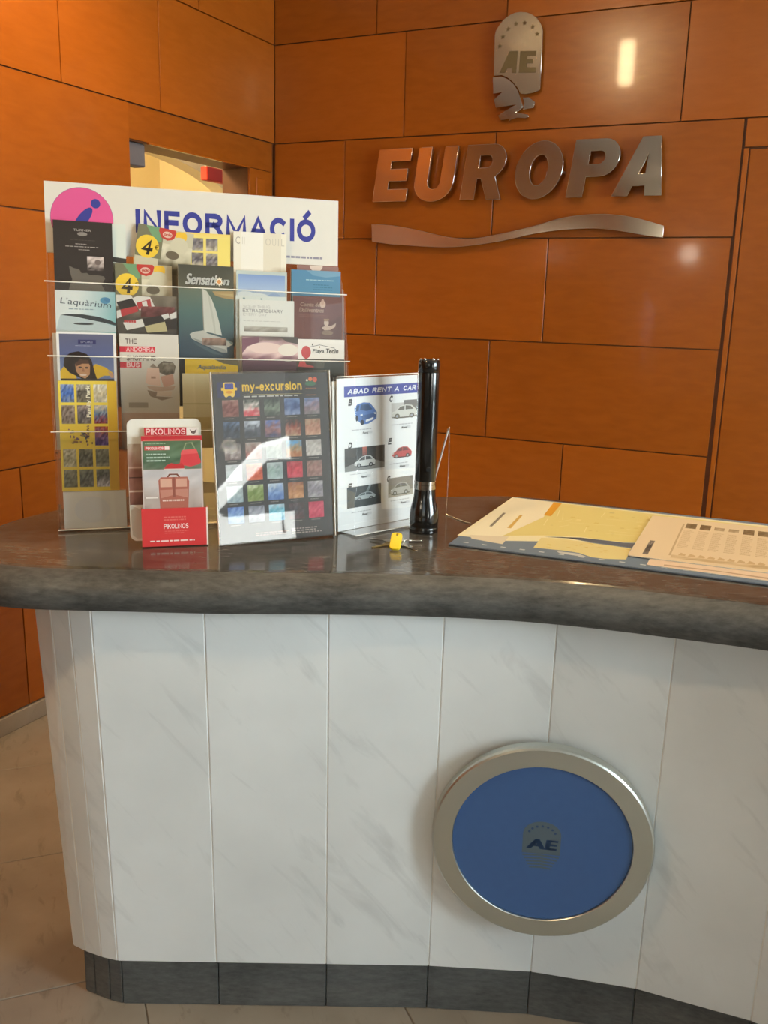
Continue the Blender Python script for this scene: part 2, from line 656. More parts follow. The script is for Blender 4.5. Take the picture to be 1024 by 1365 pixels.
class Print:
    """flat printed matter: coloured polygons lying a hair above a page of size w x h (metres).
    Coordinates are fractions of the page, x to the right, y up."""

    def __init__(self, w, h, z=.00012, step=8e-6):
        self.w, self.h, self.z, self.step = w, h, z, step
        self.v, self.f, self.c = [], [], []
        self.k = 0

    def _add(self, pts, faces, cols):
        b = len(self.v)
        z = self.z + self.k * self.step
        self.k += 1
        for p in pts:
            self.v.append((p[0] * self.w, p[1] * self.h, z))
        for i, f in enumerate(faces):
            self.f.append([b + j for j in f])
            cc = cols[i] if isinstance(cols, list) else cols
            if isinstance(cc[0], (tuple, list)):
                self.c += [lin(q) for q in cc]
            else:
                self.c += [lin(cc)] * len(f)

    def poly(self, pts, c):
        self._add(pts, [list(range(len(pts)))], c)

    def rect(self, x0, y0, x1, y1, c):
        self.poly([(x0, y0), (x1, y0), (x1, y1), (x0, y1)], c)

    def grad(self, x0, y0, x1, y1, cb, ct):
        self._add([(x0, y0), (x1, y0), (x1, y1), (x0, y1)], [[0, 1, 2, 3]], [(cb, cb, ct, ct)])

    def ell(self, x, y, rx, ry, c, n=28, a0=0, a1=360):
        P = [(x + rx * cos(radians(a0 + (a1 - a0) * i / n)), y + ry * sin(radians(a0 + (a1 - a0) * i / n)))
             for i in range(n + (1 if a1 - a0 < 360 else 0))]
        self.poly(P, c)

    def disc(self, x, y, r, c, n=28):               # r in fractions of width, round on the page
        self.ell(x, y, r, r * self.w / self.h, c, n)

    def rot(self, pts, x, y, a):
        """rotate fraction points about x, y by a degrees on the real page"""
        ca, sa = cos(radians(a)), sin(radians(a))
        out = []
        for px, py in pts:
            dx, dy = (px - x) * self.w, (py - y) * self.h
            out.append((x + (dx * ca - dy * sa) / self.w, y + (dx * sa + dy * ca) / self.h))
        return out

    def rrect(self, x0, y0, x1, y1, r, c):          # r in fractions of width
        ry = r * self.w / self.h
        P = []
        for cx, cy, a in ((x1 - r, y0 + ry, -90), (x1 - r, y1 - ry, 0), (x0 + r, y1 - ry, 90), (x0 + r, y0 + ry, 180)):
            for i in range(5):
                t = radians(a + 22.5 * i)
                P.append((cx + r * cos(t), cy + ry * sin(t)))
        self.poly(P, c)

    def photo(self, x0, y0, x1, y1, cols, nx=8, ny=8, seed=0, amp=26):
        """a small printed picture: blotches between bands of colours, listed bottom to top"""
        R = random.Random(seed)
        pts, fs, cs = [], [], []
        grid = []
        for j in range(ny + 1):
            row = []
            for i in range(nx + 1):
                t = j / ny * (len(cols) - 1) + R.uniform(-.45, .45)
                t = max(0, min(len(cols) - 1.001, t))
                k = int(t)
                q = t - k
                n = R.uniform(-amp, amp)
                row.append(tuple(max(0, min(255, a * (1 - q) + b_ * q + n)) for a, b_ in zip(cols[k], cols[k + 1])))
                pts.append((x0 + (x1 - x0) * i / nx, y0 + (y1 - y0) * j / ny))
            grid.append(row)
        for j in range(ny):
            for i in range(nx):
                a = j * (nx + 1) + i
                fs.append([a, a + 1, a + nx + 2, a + nx + 1])
                cs.append((grid[j][i], grid[j][i + 1], grid[j + 1][i + 1], grid[j + 1][i]))
        self._add(pts, fs, cs)

    def text(self, s, x0, y0, x1, y1, c, bold=.02, shear=0.0, rot=0.0):
        """text stretched into the box x0..x1, y0..y1 of the page"""
        V, F = glyphs(s, 0.0)
        ax = min(v[0] for v in V)
        bx = max(v[0] for v in V)
        ay = min(v[1] for v in V)
        by = max(v[1] for v in V)
        P, FF = [], []
        shifts = [(0, 0)] if bold < .004 else [(a * bold, b * bold * .6) for a in (-1, 0, 1) for b in (-1, 1)]
        for sx, sy in shifts:
            k = len(P)
            for vx, vy in V:
                fy = (vy + sy - ay + bold * .6) / (by - ay + bold * 1.2)
                fx = (vx + sx - ax + bold) / (bx - ax + bold * 2)
                P.append((x0 + (x1 - x0) * fx + shear * fy * (y1 - y0) * self.h / self.w, y0 + (y1 - y0) * fy))
            FF += [tuple(q + k for q in f) for f in F]
        if rot:
            P = self.rot(P, (x0 + x1) / 2, (y0 + y1) / 2, rot)
        self._add(P, FF, c)

    def sans(self, s, x0, y0, x1, y1, c, thick=.2, shear=0.0, gap=.16):
        """block lettering fitted to x0..x1, baseline y0, cap height y1"""
        Q, w = sans_quads(s, thick, gap)
        P, F = [], []
        for q in Q:
            k = len(P)
            for v in q:
                P.append((x0 + (x1 - x0) * v.x / w + shear * v.y * (y1 - y0) * self.h / self.w, y0 + (y1 - y0) * v.y))
            F.append((k, k + 1, k + 2, k + 3))
        self._add(P, F, c)

    def lines(self, x0, x1, y0, y1, n, c, seed=0, fill=.45, align='l'):
        """rows of tiny unreadable text, as small bars"""
        R = random.Random(seed)
        dy = (y1 - y0) / n
        pts, fs = [], []
        for i in range(n):
            y = y0 + dy * (i + .5)
            x = x0
            e = x1 - (x1 - x0) * R.uniform(0, .3)
            if align == 'c':
                o = (x1 - e) / 2
                x, e = x + o, e + o - (x1 - e) + (x1 - e)
                e = x1 - o
            while x < e:
                w_ = min(R.uniform(.05, .16) * (x1 - x0), e - x)
                b = len(pts)
                pts += [(x, y - dy * fill / 2), (x + w_, y - dy * fill / 2), (x + w_, y + dy * fill / 2), (x, y + dy * fill / 2)]
                fs.append([b, b + 1, b + 2, b + 3])
                x += w_ + .025 * (x1 - x0)
        self._add(pts, fs, c)

    def build(self, name, parent, mat=None, mw=None):
        me = bpy.data.meshes.new(name)
        me.from_pydata(self.v, [], self.f)
        at = me.color_attributes.new('ink', 'FLOAT_COLOR', 'CORNER')
        flat = []
        for c in self.c:
            flat += [c[0] * .82, c[1] * .82, c[2] * .82, 1.0]      # ink on ordinary paper
        at.data.foreach_set('color', flat)
        me.update()
        return link(name, me, mat or INK, parent, mw)


#@@STRUCTURE
# ------------------------------------------------------------------ timber walls
def wall_matrix(origin, xdir, ydir):
    m = Matrix.Identity(4)
    for i in range(3):
        m[i][0], m[i][1], m[i][2], m[i][3] = xdir[i], ydir[i], (0, 0, 1)[i], origin[i]
    return m


PG = .0021          # half a panel joint
PT = .014           # panel thickness
ROWS = [.06, .4475, .823, 1.1985, 1.5745, 1.95, 2.322, CEIL - .004]


def panels(parent, spans, name='panel'):
    """spans: (row, [x breaks]) -> one bevelled board per interval, standing proud of the wall behind"""
    for row, xs in spans:
        for a, b in zip(xs[:-1], xs[1:]):
            bm = bmesh.new()
            box(bm, a + PG, b - PG, 0.0, PT, ROWS[row] + PG, ROWS[row + 1] - PG, .0004)
            bm_obj(name, bm, WOOD, parent)


# back wall: local x along the wall from the corner, y into the room
MB = wall_matrix(CORNER, DB, -DL)
MB_ = wall_matrix(CORNER + DL * PT, DB, -DL)
# left-handed axes would flip faces, so build with x reversed for the back wall
MB_ = wall_matrix(CORNER + DL * PT, -DB, -DL)


def flip(spans):
    return [(r, [-x for x in xs][::-1]) for r, xs in spans]


bm = bmesh.new()
box(bm, -ROOM_S - .1, .12, -.12, 0, 0, CEIL)
wall_back = bm_obj('wall_back', bm, WOOD_BACK, None, MB_)
tag(wall_back, kind='structure')
DOOR0, DOOR1, DOORH = 1.818, 2.72, 1.857
panels(wall_back, flip([
    (0, [0, .70, 1.30, DOOR0 - .012]), (1, [0, .508, 1.283, DOOR0 - .012]), (2, [0, .335, .97, DOOR0 - .010]),
    (3, [0, .478, 1.177, DOOR0 - .007]), (4, [0, .327, .956, DOOR0 - .003]),
    (5, [0, .581, 1.609, 2.3, 3.2, 4.2, ROOM_S]), (6, [0, .456, .975, 1.75, 2.6, 3.5, 4.4, ROOM_S]),
    (0, [DOOR1, 3.3, 4.2, ROOM_S]), (1, [DOOR1, 3.6, 4.5, ROOM_S]), (2, [DOOR1, 3.2, 4.1, ROOM_S]),
    (3, [DOOR1, 3.7, 4.6, ROOM_S]), (4, [DOOR1, 3.4, 4.3, ROOM_S])]))
bm = bmesh.new()
box(bm, -DOOR1 + PG, -DOOR0 - .004, .0, PT + .003, DOORH + .003, 1.95 - PG, .0015)
bm_obj('door_header', bm, WOOD, wall_back)
bm = bmesh.new()
box(bm, -ROOM_S, 0, 0.0, PT + .006, 0, .06 - PG, .002)
tag(bm_obj('baseboard_back', bm, FLOORSTONE, None, MB_), kind='structure')

# flush timber door on the right of the back wall, set back behind the header
bm = bmesh.new()
box(bm, -DOOR1 + .05, -DOOR0 - .022, .0005, .006, .004, DOORH - .003, .0015)
door_1 = bm_obj('door_1', bm, WOOD, None, MB_)
tag(door_1, kind='structure')
bm = bmesh.new()
box(bm, -DOOR0 - .018, -DOOR0 - .002, .0, PT - .003, .062, DOORH, .001)
box(bm, -DOOR1 + .004, -DOOR1 + .046, .0, PT - .003, .062, DOORH, .001)
bm_obj('door_frame', bm, WOOD, door_1)
bm = bmesh.new()
lathe(bm, [(.024, 0), (.024, .006), (.009, .008), (.009, .045)], 20)
bmesh.ops.rotate(bm, verts=bm.verts, matrix=Matrix.Rotation(radians(-90), 3, 'X'))
bmesh.ops.translate(bm, verts=bm.verts, vec=(-DOOR1 + .10, .006, .86))
box(bm, -DOOR1 + .09, -DOOR1 + .21, .044, .058, .852, .868, .004)
bm_obj('door_handle', bm, CHROME, door_1)

# left wall: local x runs from the corner towards the entrance, y into the room
ML_ = wall_matrix(CORNER - DB * PT, -DL, DB)
OP0, OP1, OPH = .18, .885, 1.835
bm = bmesh.new()
box(bm, -.12, OP0, -.12, 0, 0, OPH)
box(bm, OP1, ROOM_T + .1, -.12, 0, 0, OPH)
box(bm, -.12, ROOM_T + .1, -.12, 0, OPH, CEIL)
wall_left = bm_obj('wall_left', bm, WOOD_BACK, None, ML_)
tag(wall_left, kind='structure')
panels(wall_left, [
    (0, [OP1, 1.455, 2.2, 3.0, 3.9, 4.9, ROOM_T]), (1, [OP1, 1.43, 2.3, 3.1, 4.0, 5.0, ROOM_T]),
    (2, [OP1, 1.75, 2.5, 3.4, 4.4, 5.4, ROOM_T]), (3, [OP1, 1.95, 2.9, 3.8, 4.8, ROOM_T]),
    (4, [OP1, 1.66, 2.5, 3.4, 4.4, 5.4, ROOM_T]), (5, [0, .722, 1.178, 2.1, 3.0, 3.9, 4.9, ROOM_T]),
    (6, [0, .496, 1.3, 2.2, 3.1, 4.0, 5.0, ROOM_T])])
bm = bmesh.new()
box(bm, OP1 + .001, ROOM_T, 0, PT + .006, 0, .06 - PG, .002)
tag(bm_obj('baseboard_left', bm, FLOORSTONE, None, ML_), kind='structure')
# timber lining of the passage: header board, jamb board, moulding
bm = bmesh.new()
box(bm, .0145, OP1 - .002, 0, .010, OPH + .004, 1.95 - PG, .0006)
bm_obj('header_board', bm, WOOD, wall_left)
bm = bmesh.new()
box(bm, .0145, OP0 - .002, 0, .010, .062, OPH + .002, .0006)
bm_obj('jamb_board', bm, WOOD, wall_left)
bm = bmesh.new()
box(bm, OP0 + .004, OP1 - .1, .0, .015, OPH - .001, OPH + .006, .002)
box(bm, OP0 - .105, OP0 - .045, .0095, .014, .062, OPH - .03, .002)
tag(bm_obj('trim_1', bm, WOOD, None, ML_), kind='structure')
# lit room behind the passage
bm = bmesh.new()
box(bm, -2.0, 2.6, -2.32, -2.2, 0, 2.75)
tag(bm_obj('wall_far', bm, CREAM_PASSAGE, None, ML_), kind='structure')
bm = bmesh.new()
box(bm, -2.0, 2.6, -2.2, -.12, 2.65, 2.75)
tag(bm_obj('ceiling_passage', bm, CREAM_PASSAGE, None, ML_), kind='structure')
bm = bmesh.new()
box(bm, -2.1, -2.0, -2.2, .10, 0, 2.65)
box(bm, 2.6, 2.7, -2.2, -.12, 0, 2.65)
tag(bm_obj('wall_passage', bm, CREAM_PASSAGE, None, ML_), kind='structure')
# arched wall inside the passage
arc = [(-1.95, 0), (-1.5, 0), (-1.5, 1.80)]
for i in range(25):
    a = pi - pi * i / 24
    arc.append((-.4 + 1.1 * cos(a), 1.80 + .29 * sin(a)))
arc += [(.7, 0), (2.6, 0), (2.6, 2.65), (-1.95, 2.65)]
me = loops_mesh([arc], .10)
ma = ML_ @ Matrix.Translation((0, -1.25, 0)) @ Matrix.Rotation(radians(90), 4, 'X')
tag(link('wall_arch', me, CREAM_PASSAGE, None, ma), kind='structure')
# red notice hanging from the passage ceiling
bm = bmesh.new()
box(bm, -.11, .11, -.02, .02, 0, .062, .004)
red = bm_obj('hanging_sign', bm, REDSIGN, None, ML_ @ Matrix.Translation((-.455, -.60, 1.868)))
tag(red, 'red hanging sign seen through the passage opening in the timber wall', 'sign')
bm = bmesh.new()
for x in (-.12, .12):
    tube(bm, [(x * .8, 0, .06), (x * .8, 0, .782)], .004, 8)
bm_obj('hanger_rod', bm, STEEL, red)
# grey door closer under the header
bm = bmesh.new()
box(bm, 0, .095, -.05, .0, -.074, 0, .004)
clo = bm_obj('door_closer', bm, GREYPL, None, ML_ @ Matrix.Translation((.787, -.004, OPH - .0015)))
tag(clo, 'small grey door closer box under the header of the passage opening', 'door closer')
bm = bmesh.new()
box(bm, -.004, .0, -.042, -.008, -.066, -.006, .001)
bm_obj('end_cap', bm, GREYPL, clo)

# entrance side and right side (behind and beside the camera)
MR_ = wall_matrix(W(ROOM_S, 0), DL * -1, DB)        # x towards the entrance, y out of the room
WX0, WX1, WZ0, WZ1 = 1.05, 2.85, .65, 2.3
EX0, EX1, EZ1 = 3.74, 4.66, 2.0
bm = bmesh.new()
box(bm, -.12, WX0, 0, .15, 0, CEIL)
box(bm, WX1, EX0, 0, .15, 0, CEIL)
box(bm, EX1, ROOM_T + .12, 0, .15, 0, CEIL)
box(bm, WX0, WX1, 0, .15, WZ1, CEIL)
box(bm, WX0, WX1, 0, .15, 0, WZ0)
box(bm, EX0, EX1, 0, .15, EZ1, CEIL)
tag(bm_obj('wall_right', bm, CREAM, None, MR_), kind='structure')
bm = bmesh.new()
for x in (WX0 + .025, WX0 + .9, WX1 - .025):
    box(bm, x - .025, x + .025, .05, .10, WZ0, WZ1, .004)
box(bm, WX0, WX1, .05, .10, WZ0, WZ0 + .05, .004)
box(bm, WX0, WX1, .05, .10, WZ1 - .05, WZ1, .004)
win1 = bm_obj('window_1', bm, ALU, None, MR_)
tag(win1, kind='structure')
for a, b in ((WX0 + .05, WX0 + .875), (WX0 + .925, WX1 - .05)):
    bm = bmesh.new()
    box(bm, a, b, .072, .078, WZ0 + .05, WZ1 - .05)
    bm_obj('pane', bm, PANE, win1)
# glazed entrance door to the street
bm = bmesh.new()
for a, b in ((EX0, EX0 + .05), (EX1 - .05, EX1)):
    box(bm, a, b, .05, .10, 0, EZ1, .004)
box(bm, EX0 + .05, EX1 - .05, .05, .10, 0, .08, .004)
box(bm, EX0 + .05, EX1 - .05, .05, .10, EZ1 - .05, EZ1, .004)
door2 = bm_obj('door_2', bm, ALU, None, MR_)
tag(door2, kind='structure')
bm = bmesh.new()
box(bm, EX0 + .05, EX1 - .05, .072, .078, .08, EZ1 - .05)
bm_obj('pane', bm, PANE, door2)
bm = bmesh.new()
tube(bm, [(EX0 + .12, .04, .85), (EX0 + .12, .02, .85), (EX0 + .12, .02, 1.15), (EX0 + .12, .04, 1.15)], .01, 10)
bm_obj('door_handle', bm, CHROME, door2)
# the street outside: paving, a parked white car, the house across
bm = bmesh.new()
box(bm, -2, 12, .15, 12, -.25, -.1)
tag(bm_obj('street', bm, plain('asphalt', (66, 65, 64), .8, noise=.1, nscale=3), None, MR_), kind='structure')
bm = bmesh.new()
box(bm, -2, 12, 12, 12.4, -.1, 6)
tag(bm_obj('wall_across', bm, plain('shaded_render', (46, 43, 40), .8, noise=.1, nscale=2), None, MR_), kind='structure')  # shade on the house front is put into its dark colour
car = empty('parked_van', MR_ @ Matrix.Translation((5.0, 3.0, -.1)))
tag(car, 'white parked van in the street outside the glazed entrance', 'van')
prof_ = [(-1.95, .25), (-2.0, 1.0), (-1.92, 1.68), (-1.7, 1.78), (-.2, 1.80), (.15, 1.74), (.85, 1.16), (1.45, .98), (1.72, .80), (1.78, .5), (1.74, .25)]
me = loops_mesh([prof_], 1.4, .05)
RX_ = Matrix.Rotation(radians(90), 4, 'X')
link('body', me, plain('car_white', (236, 238, 240), .25, coat=.5), car, RX_)
for zz in (-.701, .701):
    me = loops_mesh([[(-1.7, 1.10), (-1.7, 1.55), (-.5, 1.57), (-.5, 1.10)]], .006)
    link('side_window', me, plain('car_glass', (24, 28, 32), .08), car, RX_ @ Matrix.Translation((0, 0, zz)))
    me = loops_mesh([[(-.35, 1.10), (-.35, 1.57), (.05, 1.58), (.60, 1.14), (.55, 1.08)]], .006)
    link('side_window', me, bpy.data.materials['car_glass'], car, RX_ @ Matrix.Translation((0, 0, zz)))
    for xx in (-1.1, 1.12):
        bm = bmesh.new()
        lathe(bm, [(.10, -.01), (.26, 0), (.27, .02), (.27, .14), (.26, .16)], 24)
        bm_obj('wheel', bm, BLACKRUB, car, Matrix.Translation((xx, -zz - (.02 if zz < 0 else -.02) * 1, .27)) @ Matrix.Rotation(radians(90 if zz > 0 else -90), 4, 'X') @ Matrix.Translation((0, 0, -.12)), smooth=True)
MK_ = wall_matrix(W(0, ROOM_T), DB, DL * -1)        # rear wall: x along, y out of the room
bm = bmesh.new()
RX0, RX1, RZ0, RZ1 = 2.3, 4.1, .65, 2.25
box(bm, -.12, RX0, 0, .15, 0, CEIL)
box(bm, RX1, ROOM_S + .12, 0, .15, 0, CEIL)
box(bm, RX0, RX1, 0, .15, 0, RZ0)
box(bm, RX0, RX1, 0, .15, RZ1, CEIL)
tag(bm_obj('wall_rear', bm, CREAM, None, MK_), kind='structure')
bm = bmesh.new()
for x in (RX0 + .025, (RX0 + RX1) / 2, RX1 - .025):
    box(bm, x - .025, x + .025, .05, .10, RZ0, RZ1, .004)
box(bm, RX0, RX1, .05, .10, RZ0, RZ0 + .05, .004)
box(bm, RX0, RX1, .05, .10, RZ1 - .05, RZ1, .004)
win2 = bm_obj('window_2', bm, ALU, None, MK_)
tag(win2, kind='structure')
for a, b in ((RX0 + .05, (RX0 + RX1) / 2 - .025), ((RX0 + RX1) / 2 + .025, RX1 - .05)):
    bm = bmesh.new()
    box(bm, a, b, .072, .078, RZ0 + .05, RZ1 - .05)
    bm_obj('pane', bm, PANE, win2)

# ceiling
bm = bmesh.new()
box(bm, -.12, ROOM_S + .12, -ROOM_T - .12, .12, CEIL, CEIL + .1)
MC_ = wall_matrix(CORNER, DB, DL)
tag(bm_obj('ceiling', bm, CEILING, None, MC_), kind='structure')

# floor: stone tiles with sunk joints on a screed
bm = bmesh.new()
box(bm, -2.6, ROOM_S + 3, -ROOM_T - 3, 2.4, -.12, -.0025)
floor = bm_obj('floor', bm, GROUT, None, MC_)
tag(floor, kind='structure')
TILE, TA = .475, radians(21)
td = Vector((cos(TA), sin(TA), 0))
tn = Vector((-sin(TA), cos(TA), 0))
bm = bmesh.new()
box(bm, .0012, TILE - .0012, .0012, TILE - .0012, -.012, 0, .0012)
me_t = bpy.data.meshes.new('floor_tile')
bmesh.ops.recalc_face_normals(bm, faces=bm.faces)
bm.to_mesh(me_t)
bm.free()
me_t.materials.append(FLOORSTONE)
Minv = MC_.inverted()
for i in range(-8, 9):
    for j in range(-5, 9):
        o = td * (.613 + i * TILE) + tn * (1.691 + (j - 3) * TILE)
        c = o + td * TILE / 2 + tn * TILE / 2
        s_, t_ = (c - CORNER).dot(DB), -(c - CORNER).dot(DL)
        if not (-.15 < s_ < ROOM_S - .4 and -.1 < t_ < ROOM_T - .4):
            continue
        if (c.x ** 2 + (c.y - 1.2) ** 2) > 2.5 ** 2:
            continue
        mw = Matrix.Translation(o) @ Matrix.Rotation(TA, 4, 'Z')
        link('floor_tile', me_t, None, floor, Minv @ mw)

# ceiling lamps
drum = empty('drum_lamp', Matrix.Translation(W(1.085, 1.46, CEIL)))
tag(drum, 'glowing glass cylinder lamp on the ceiling above the counter', 'ceiling light')
bm = bmesh.new()
lathe(bm, [(.050, -.018), (.052, -.002), (.052, -.0005)], 32)
bm_obj('ceiling_plate', bm, CHROME, drum, smooth=True)
bm = bmesh.new()
lathe(bm, [(.010, -.215), (.028, -.212), (.036, -.200), (.036, -.019)], 32)
bm_obj('glass_cylinder', bm, emission('drum_glow', (1.0, .74, .40), DRUM), drum, smooth=True)
added_lamp = empty('added_wall_lamp', MK_ @ Matrix.Translation((.70, 0, 1.85)))  # added unseen lamp that mirrors as a soft spot on the timber wall
tag(added_lamp, 'added round lamp behind the camera that reflects as a soft spot', 'added light')
bm = bmesh.new()
lathe(bm, [(.06, 0), (.06, .02), (.02, .025)], 24)
bm_obj('mounting_plate', bm, CHROME, added_lamp, Matrix.Rotation(radians(90), 4, 'X'), smooth=True)
bm = bmesh.new()
bmesh.ops.create_uvsphere(bm, u_segments=20, v_segments=12, radius=.09)
bm_obj('glass_globe', bm, emission('globe_glow', (1.0, .88, .70), 55), added_lamp, Matrix.Translation((0, -.11, 0)), smooth=True)
for n_, (s_, t_, watts) in enumerate(DOWNLIGHTS):
    p = W(s_, t_, CEIL)
    t = empty('ceiling_light', Matrix.Translation(p))
    tag(t, ['round recessed ceiling light by the flush door', 'round recessed ceiling light beside the timber wall',
'added recessed ceiling light over the lobby, brightening the leaflets on the counter', 'round recessed ceiling light near the door'][n_], 'ceiling light')
    bm = bmesh.new()
    lathe(bm, [(.062, -.0005), (.085, -.0005), (.083, -.010), (.066, -.014), (.062, -.006)], 32, False)
    bm_obj('trim_ring', bm, CHROME, t, smooth=True)
    bm = bmesh.new()
    lathe(bm, [(.0605, -.002), (.0605, -.005)], 32)
    bm_obj('diffuser', bm, SHIELD if n_ in (1, 2) else LAMP, t)
    l = bpy.data.lights.new('lamp', 'SPOT')
    l.energy = watts
    l.color = WARM
    l.spot_size = radians(165)
    l.spot_blend = .8
    l.shadow_soft_size = .06
    lo = bpy.data.objects.new('lamp', l)
    col.objects.link(lo)
    lo.parent = t
    lo.location = (0, 0, -.02)
    if n_ == 2:                     # added spot, turned to the leaflets on the counter to brighten them
        l.spot_size = radians(66)
        l.spot_blend = .5
        lo.rotation_euler = (Vector((-.30, 1.70, 1.05)) - W(s_, t_, CEIL - .02)).to_track_quat('-Z', 'Y').to_euler()
    if n_ == 1:                     # wall washer, turned to the timber wall
        l.spot_size = radians(125)
        lo.rotation_euler = (W(0, 1.45, 1.75) - W(s_, t_, CEIL - .02)).to_track_quat('-Z', 'Y').to_euler()
p = W(.3, -0.0, 0) - DB * .9
l = bpy.data.lights.new('passage_lamp', 'POINT')
l.energy = BACKROOM_POWER
l.color = (1.0, .78, .42)
l.shadow_soft_size = .15
lo = bpy.data.objects.new('passage_lamp', l)
col.objects.link(lo)
lo.location = W(-.62, .70, 2.30)
l2 = l.copy()
lo2 = bpy.data.objects.new('passage_lamp', l2)
col.objects.link(lo2)
lo2.location = W(-1.75, .15, 2.25)

# ------------------------------------------------------------------ reception counter
FACE = [(-.575, 1.80), (-.594, 1.66), (-.596, 1.595), (-.581, 1.553), (-.552, 1.537), (-.517, 1.522), (-.484, 1.513), (-.297, 1.515), (-.089, 1.518),
        (.106, 1.520), (.299, 1.511), (.488, 1.473), (.674, 1.401), (.838, 1.302), (.985, 1.178), (1.110, 1.030)]


BATTER = .050       # the marble face leans out towards the top


def bprism(bm, quad, dirs, z0, z1, bev=0.0):
    """like prism, with each corner of the top pushed out along its own direction"""
    a = [bm.verts.new((p[0], p[1], z0)) for p in quad]
    b = [bm.verts.new((p[0] + d[0] * BATTER * (.55 if d[0] < -.25 else 1), p[1] + d[1] * BATTER, z1)) for p, d in zip(quad, dirs)]
    n = len(quad)
    fs = [bm.faces.new(a[::-1]), bm.faces.new(b)]
    for i in range(n):
        fs.append(bm.faces.new((a[i], a[(i + 1) % n], b[(i + 1) % n], b[i])))
    if bev:
        es = set(e for f in fs for e in f.edges)
        bmesh.ops.bevel(bm, geom=list(es), offset=bev, segments=1, affect='EDGES')
    return bm


def outdirs(pts):
    o = off(pts, -1.0)
    return [(q[0] - p[0], q[1] - p[1]) for p, q in zip(pts, o)]


def off(pts, d):
    out = []
    for i, p in enumerate(pts):
        a = Vector(pts[max(i - 1, 0)])
        b = Vector(pts[min(i + 1, len(pts) - 1)])
        t = (b - a).normalized()
        out.append((p[0] - t.y * d, p[1] + t.x * d))
    return out


base = empty('reception_counter', Matrix.Translation((0, 1.7, 0)))
tag(base, 'curved reception counter clad in white marble slabs on a grey stone plinth', 'counter')
BI = Matrix.Translation((0, -1.7, 0))
PB, PTOP = .112, .836
inn = off(FACE, .022)
OD = outdirs(FACE)
for i in range(len(FACE) - 1):
    a, b = Vector(FACE[i]), Vector(FACE[i + 1])
    t = (b - a).normalized() * .0009
    a2, b2 = Vector(inn[i]), Vector(inn[i + 1])
    bm = bmesh.new()
    bprism(bm, [(a + t)[:], (b - t)[:], (b2 - t)[:], (a2 + t)[:]], [OD[i], OD[i + 1], OD[i + 1], OD[i]], PB, PTOP, .0010)
    bm_obj('marble_panel', bm, MARBLE, base, BI)
bm = bmesh.new()
fill, fill2 = off(FACE, .0012), off(FACE, .020)
for i in range(1, len(FACE) - 1):
    t = (Vector(FACE[i + 1]) - Vector(FACE[i - 1])).normalized() * .0008
    a, b = Vector(fill[i]), Vector(fill2[i])
    bprism(bm, [(a - t)[:], (a + t)[:], (b + t)[:], (b - t)[:]], [OD[i]] * 4, PB + .0005, PTOP - .0005)
bm_obj('joint_filler', bm, JOINTFILL, base, BI)['kind'] = 'stuff'
pf = off(FACE, .020)
pi_ = off(FACE, .040)
for i in range(len(FACE) - 1):
    a, b, a2, b2 = Vector(pf[i]), Vector(pf[i + 1]), Vector(pi_[i]), Vector(pi_[i + 1])
    t = (b - a).normalized() * .0008
    bm = bmesh.new()
    prism(bm, [(a + t)[:], (b - t)[:], (b2 - t)[:], (a2 + t)[:]], .0005, PB - .0005, .001)
    bm_obj('plinth_block', bm, PLINTH, base, BI)
body = off(FACE, .023)
core = off(FACE, .041)
back = [(1.22, 1.42), (1.0, 1.66), (.6, 1.92), (.2, 2.03), (-.3, 2.05), (-.52, 1.95)]
bm = bmesh.new()
bprism(bm, body + back, OD + [(0, 0)] * len(back), PB - .0004, PTOP)
bm_obj('carcass', bm, JOINTFILL, base, BI)
bm = bmesh.new()
prism(bm, core + back, 0.0005, PB - .001)
bm_obj('plinth_core', bm, JOINTFILL, base, BI)


def smooth_closed(pts, sub=6):
    n = len(pts)
    out = []
    for i in range(n):
        p0, p1, p2, p3 = [Vector(pts[(i + k - 1) % n][:2]) for k in range(4)]
        for s in range(sub):
            t = s / sub
            q = .5 * ((2 * p1) + (p2 - p0) * t + (2 * p0 - 5 * p1 + 4 * p2 - p3) * t * t + (3 * p1 - p0 - 3 * p2 + p3) * t ** 3)
            out.append(q)
    return out


TOPZ = .90
OUT = [(-.73, 1.520), (-.68, 1.466), (-.62, 1.441), (-.55, 1.4325), (-.40, 1.4325), (-.256, 1.433), (-.13, 1.440), (-.011, 1.445), (.113, 1.443), (.235, 1.431), (.351, 1.405),
       (.462, 1.371), (.591, 1.327), (.74, 1.258), (.89, 1.16), (1.03, 1.03), (1.16, .93), (1.31, 1.0), (1.33, 1.2), (1.24, 1.50), (1.05, 1.74), (.83, 1.905), (.58, 2.035), (.32, 2.140),
       (.135, 2.120), (-.1, 2.125), (-.35, 2.11), (-.55, 2.05), (-.67, 1.965), (-.735, 1.87), (-.775, 1.76), (-.775, 1.63)]
ol = smooth_closed(OUT, 5)
nn = len(ol)
nrm = []
for i in range(nn):
    t = (ol[(i + 1) % nn] - ol[i - 1]).normalized()
    nrm.append(Vector((-t.y, t.x)))
prof = [(.030, .838), (.004, .838), (.0, .842), (-.006, .856), (-.004, .868), (.004, .880), (.014, .889), (.026, .8955), (.038, .8990), (.048, .9), (.05, .9)]


def slab_rings(prof, cap0, cap1):
    bm = bmesh.new()
    rings = []
    for ins, z in prof:
        rg = []
        for i in range(nn):
            k = 1.0 if (ol[i].y < 1.5 or ol[i].x < -.7) else .25
            q = ol[i] + nrm[i] * (ins if ins <= 0 else ins * k)
            rg.append(bm.verts.new((q.x, q.y - 1.7, z - .838)))
        rings.append(rg)
    for a, b in zip(rings[:-1], rings[1:]):
        for i in range(nn):
            bm.faces.new((a[i], a[(i + 1) % nn], b[(i + 1) % nn], b[i]))
    if cap0:
        bm.faces.new(rings[0][::-1])
    if cap1:
        bm.faces.new(rings[-1])
    return bm


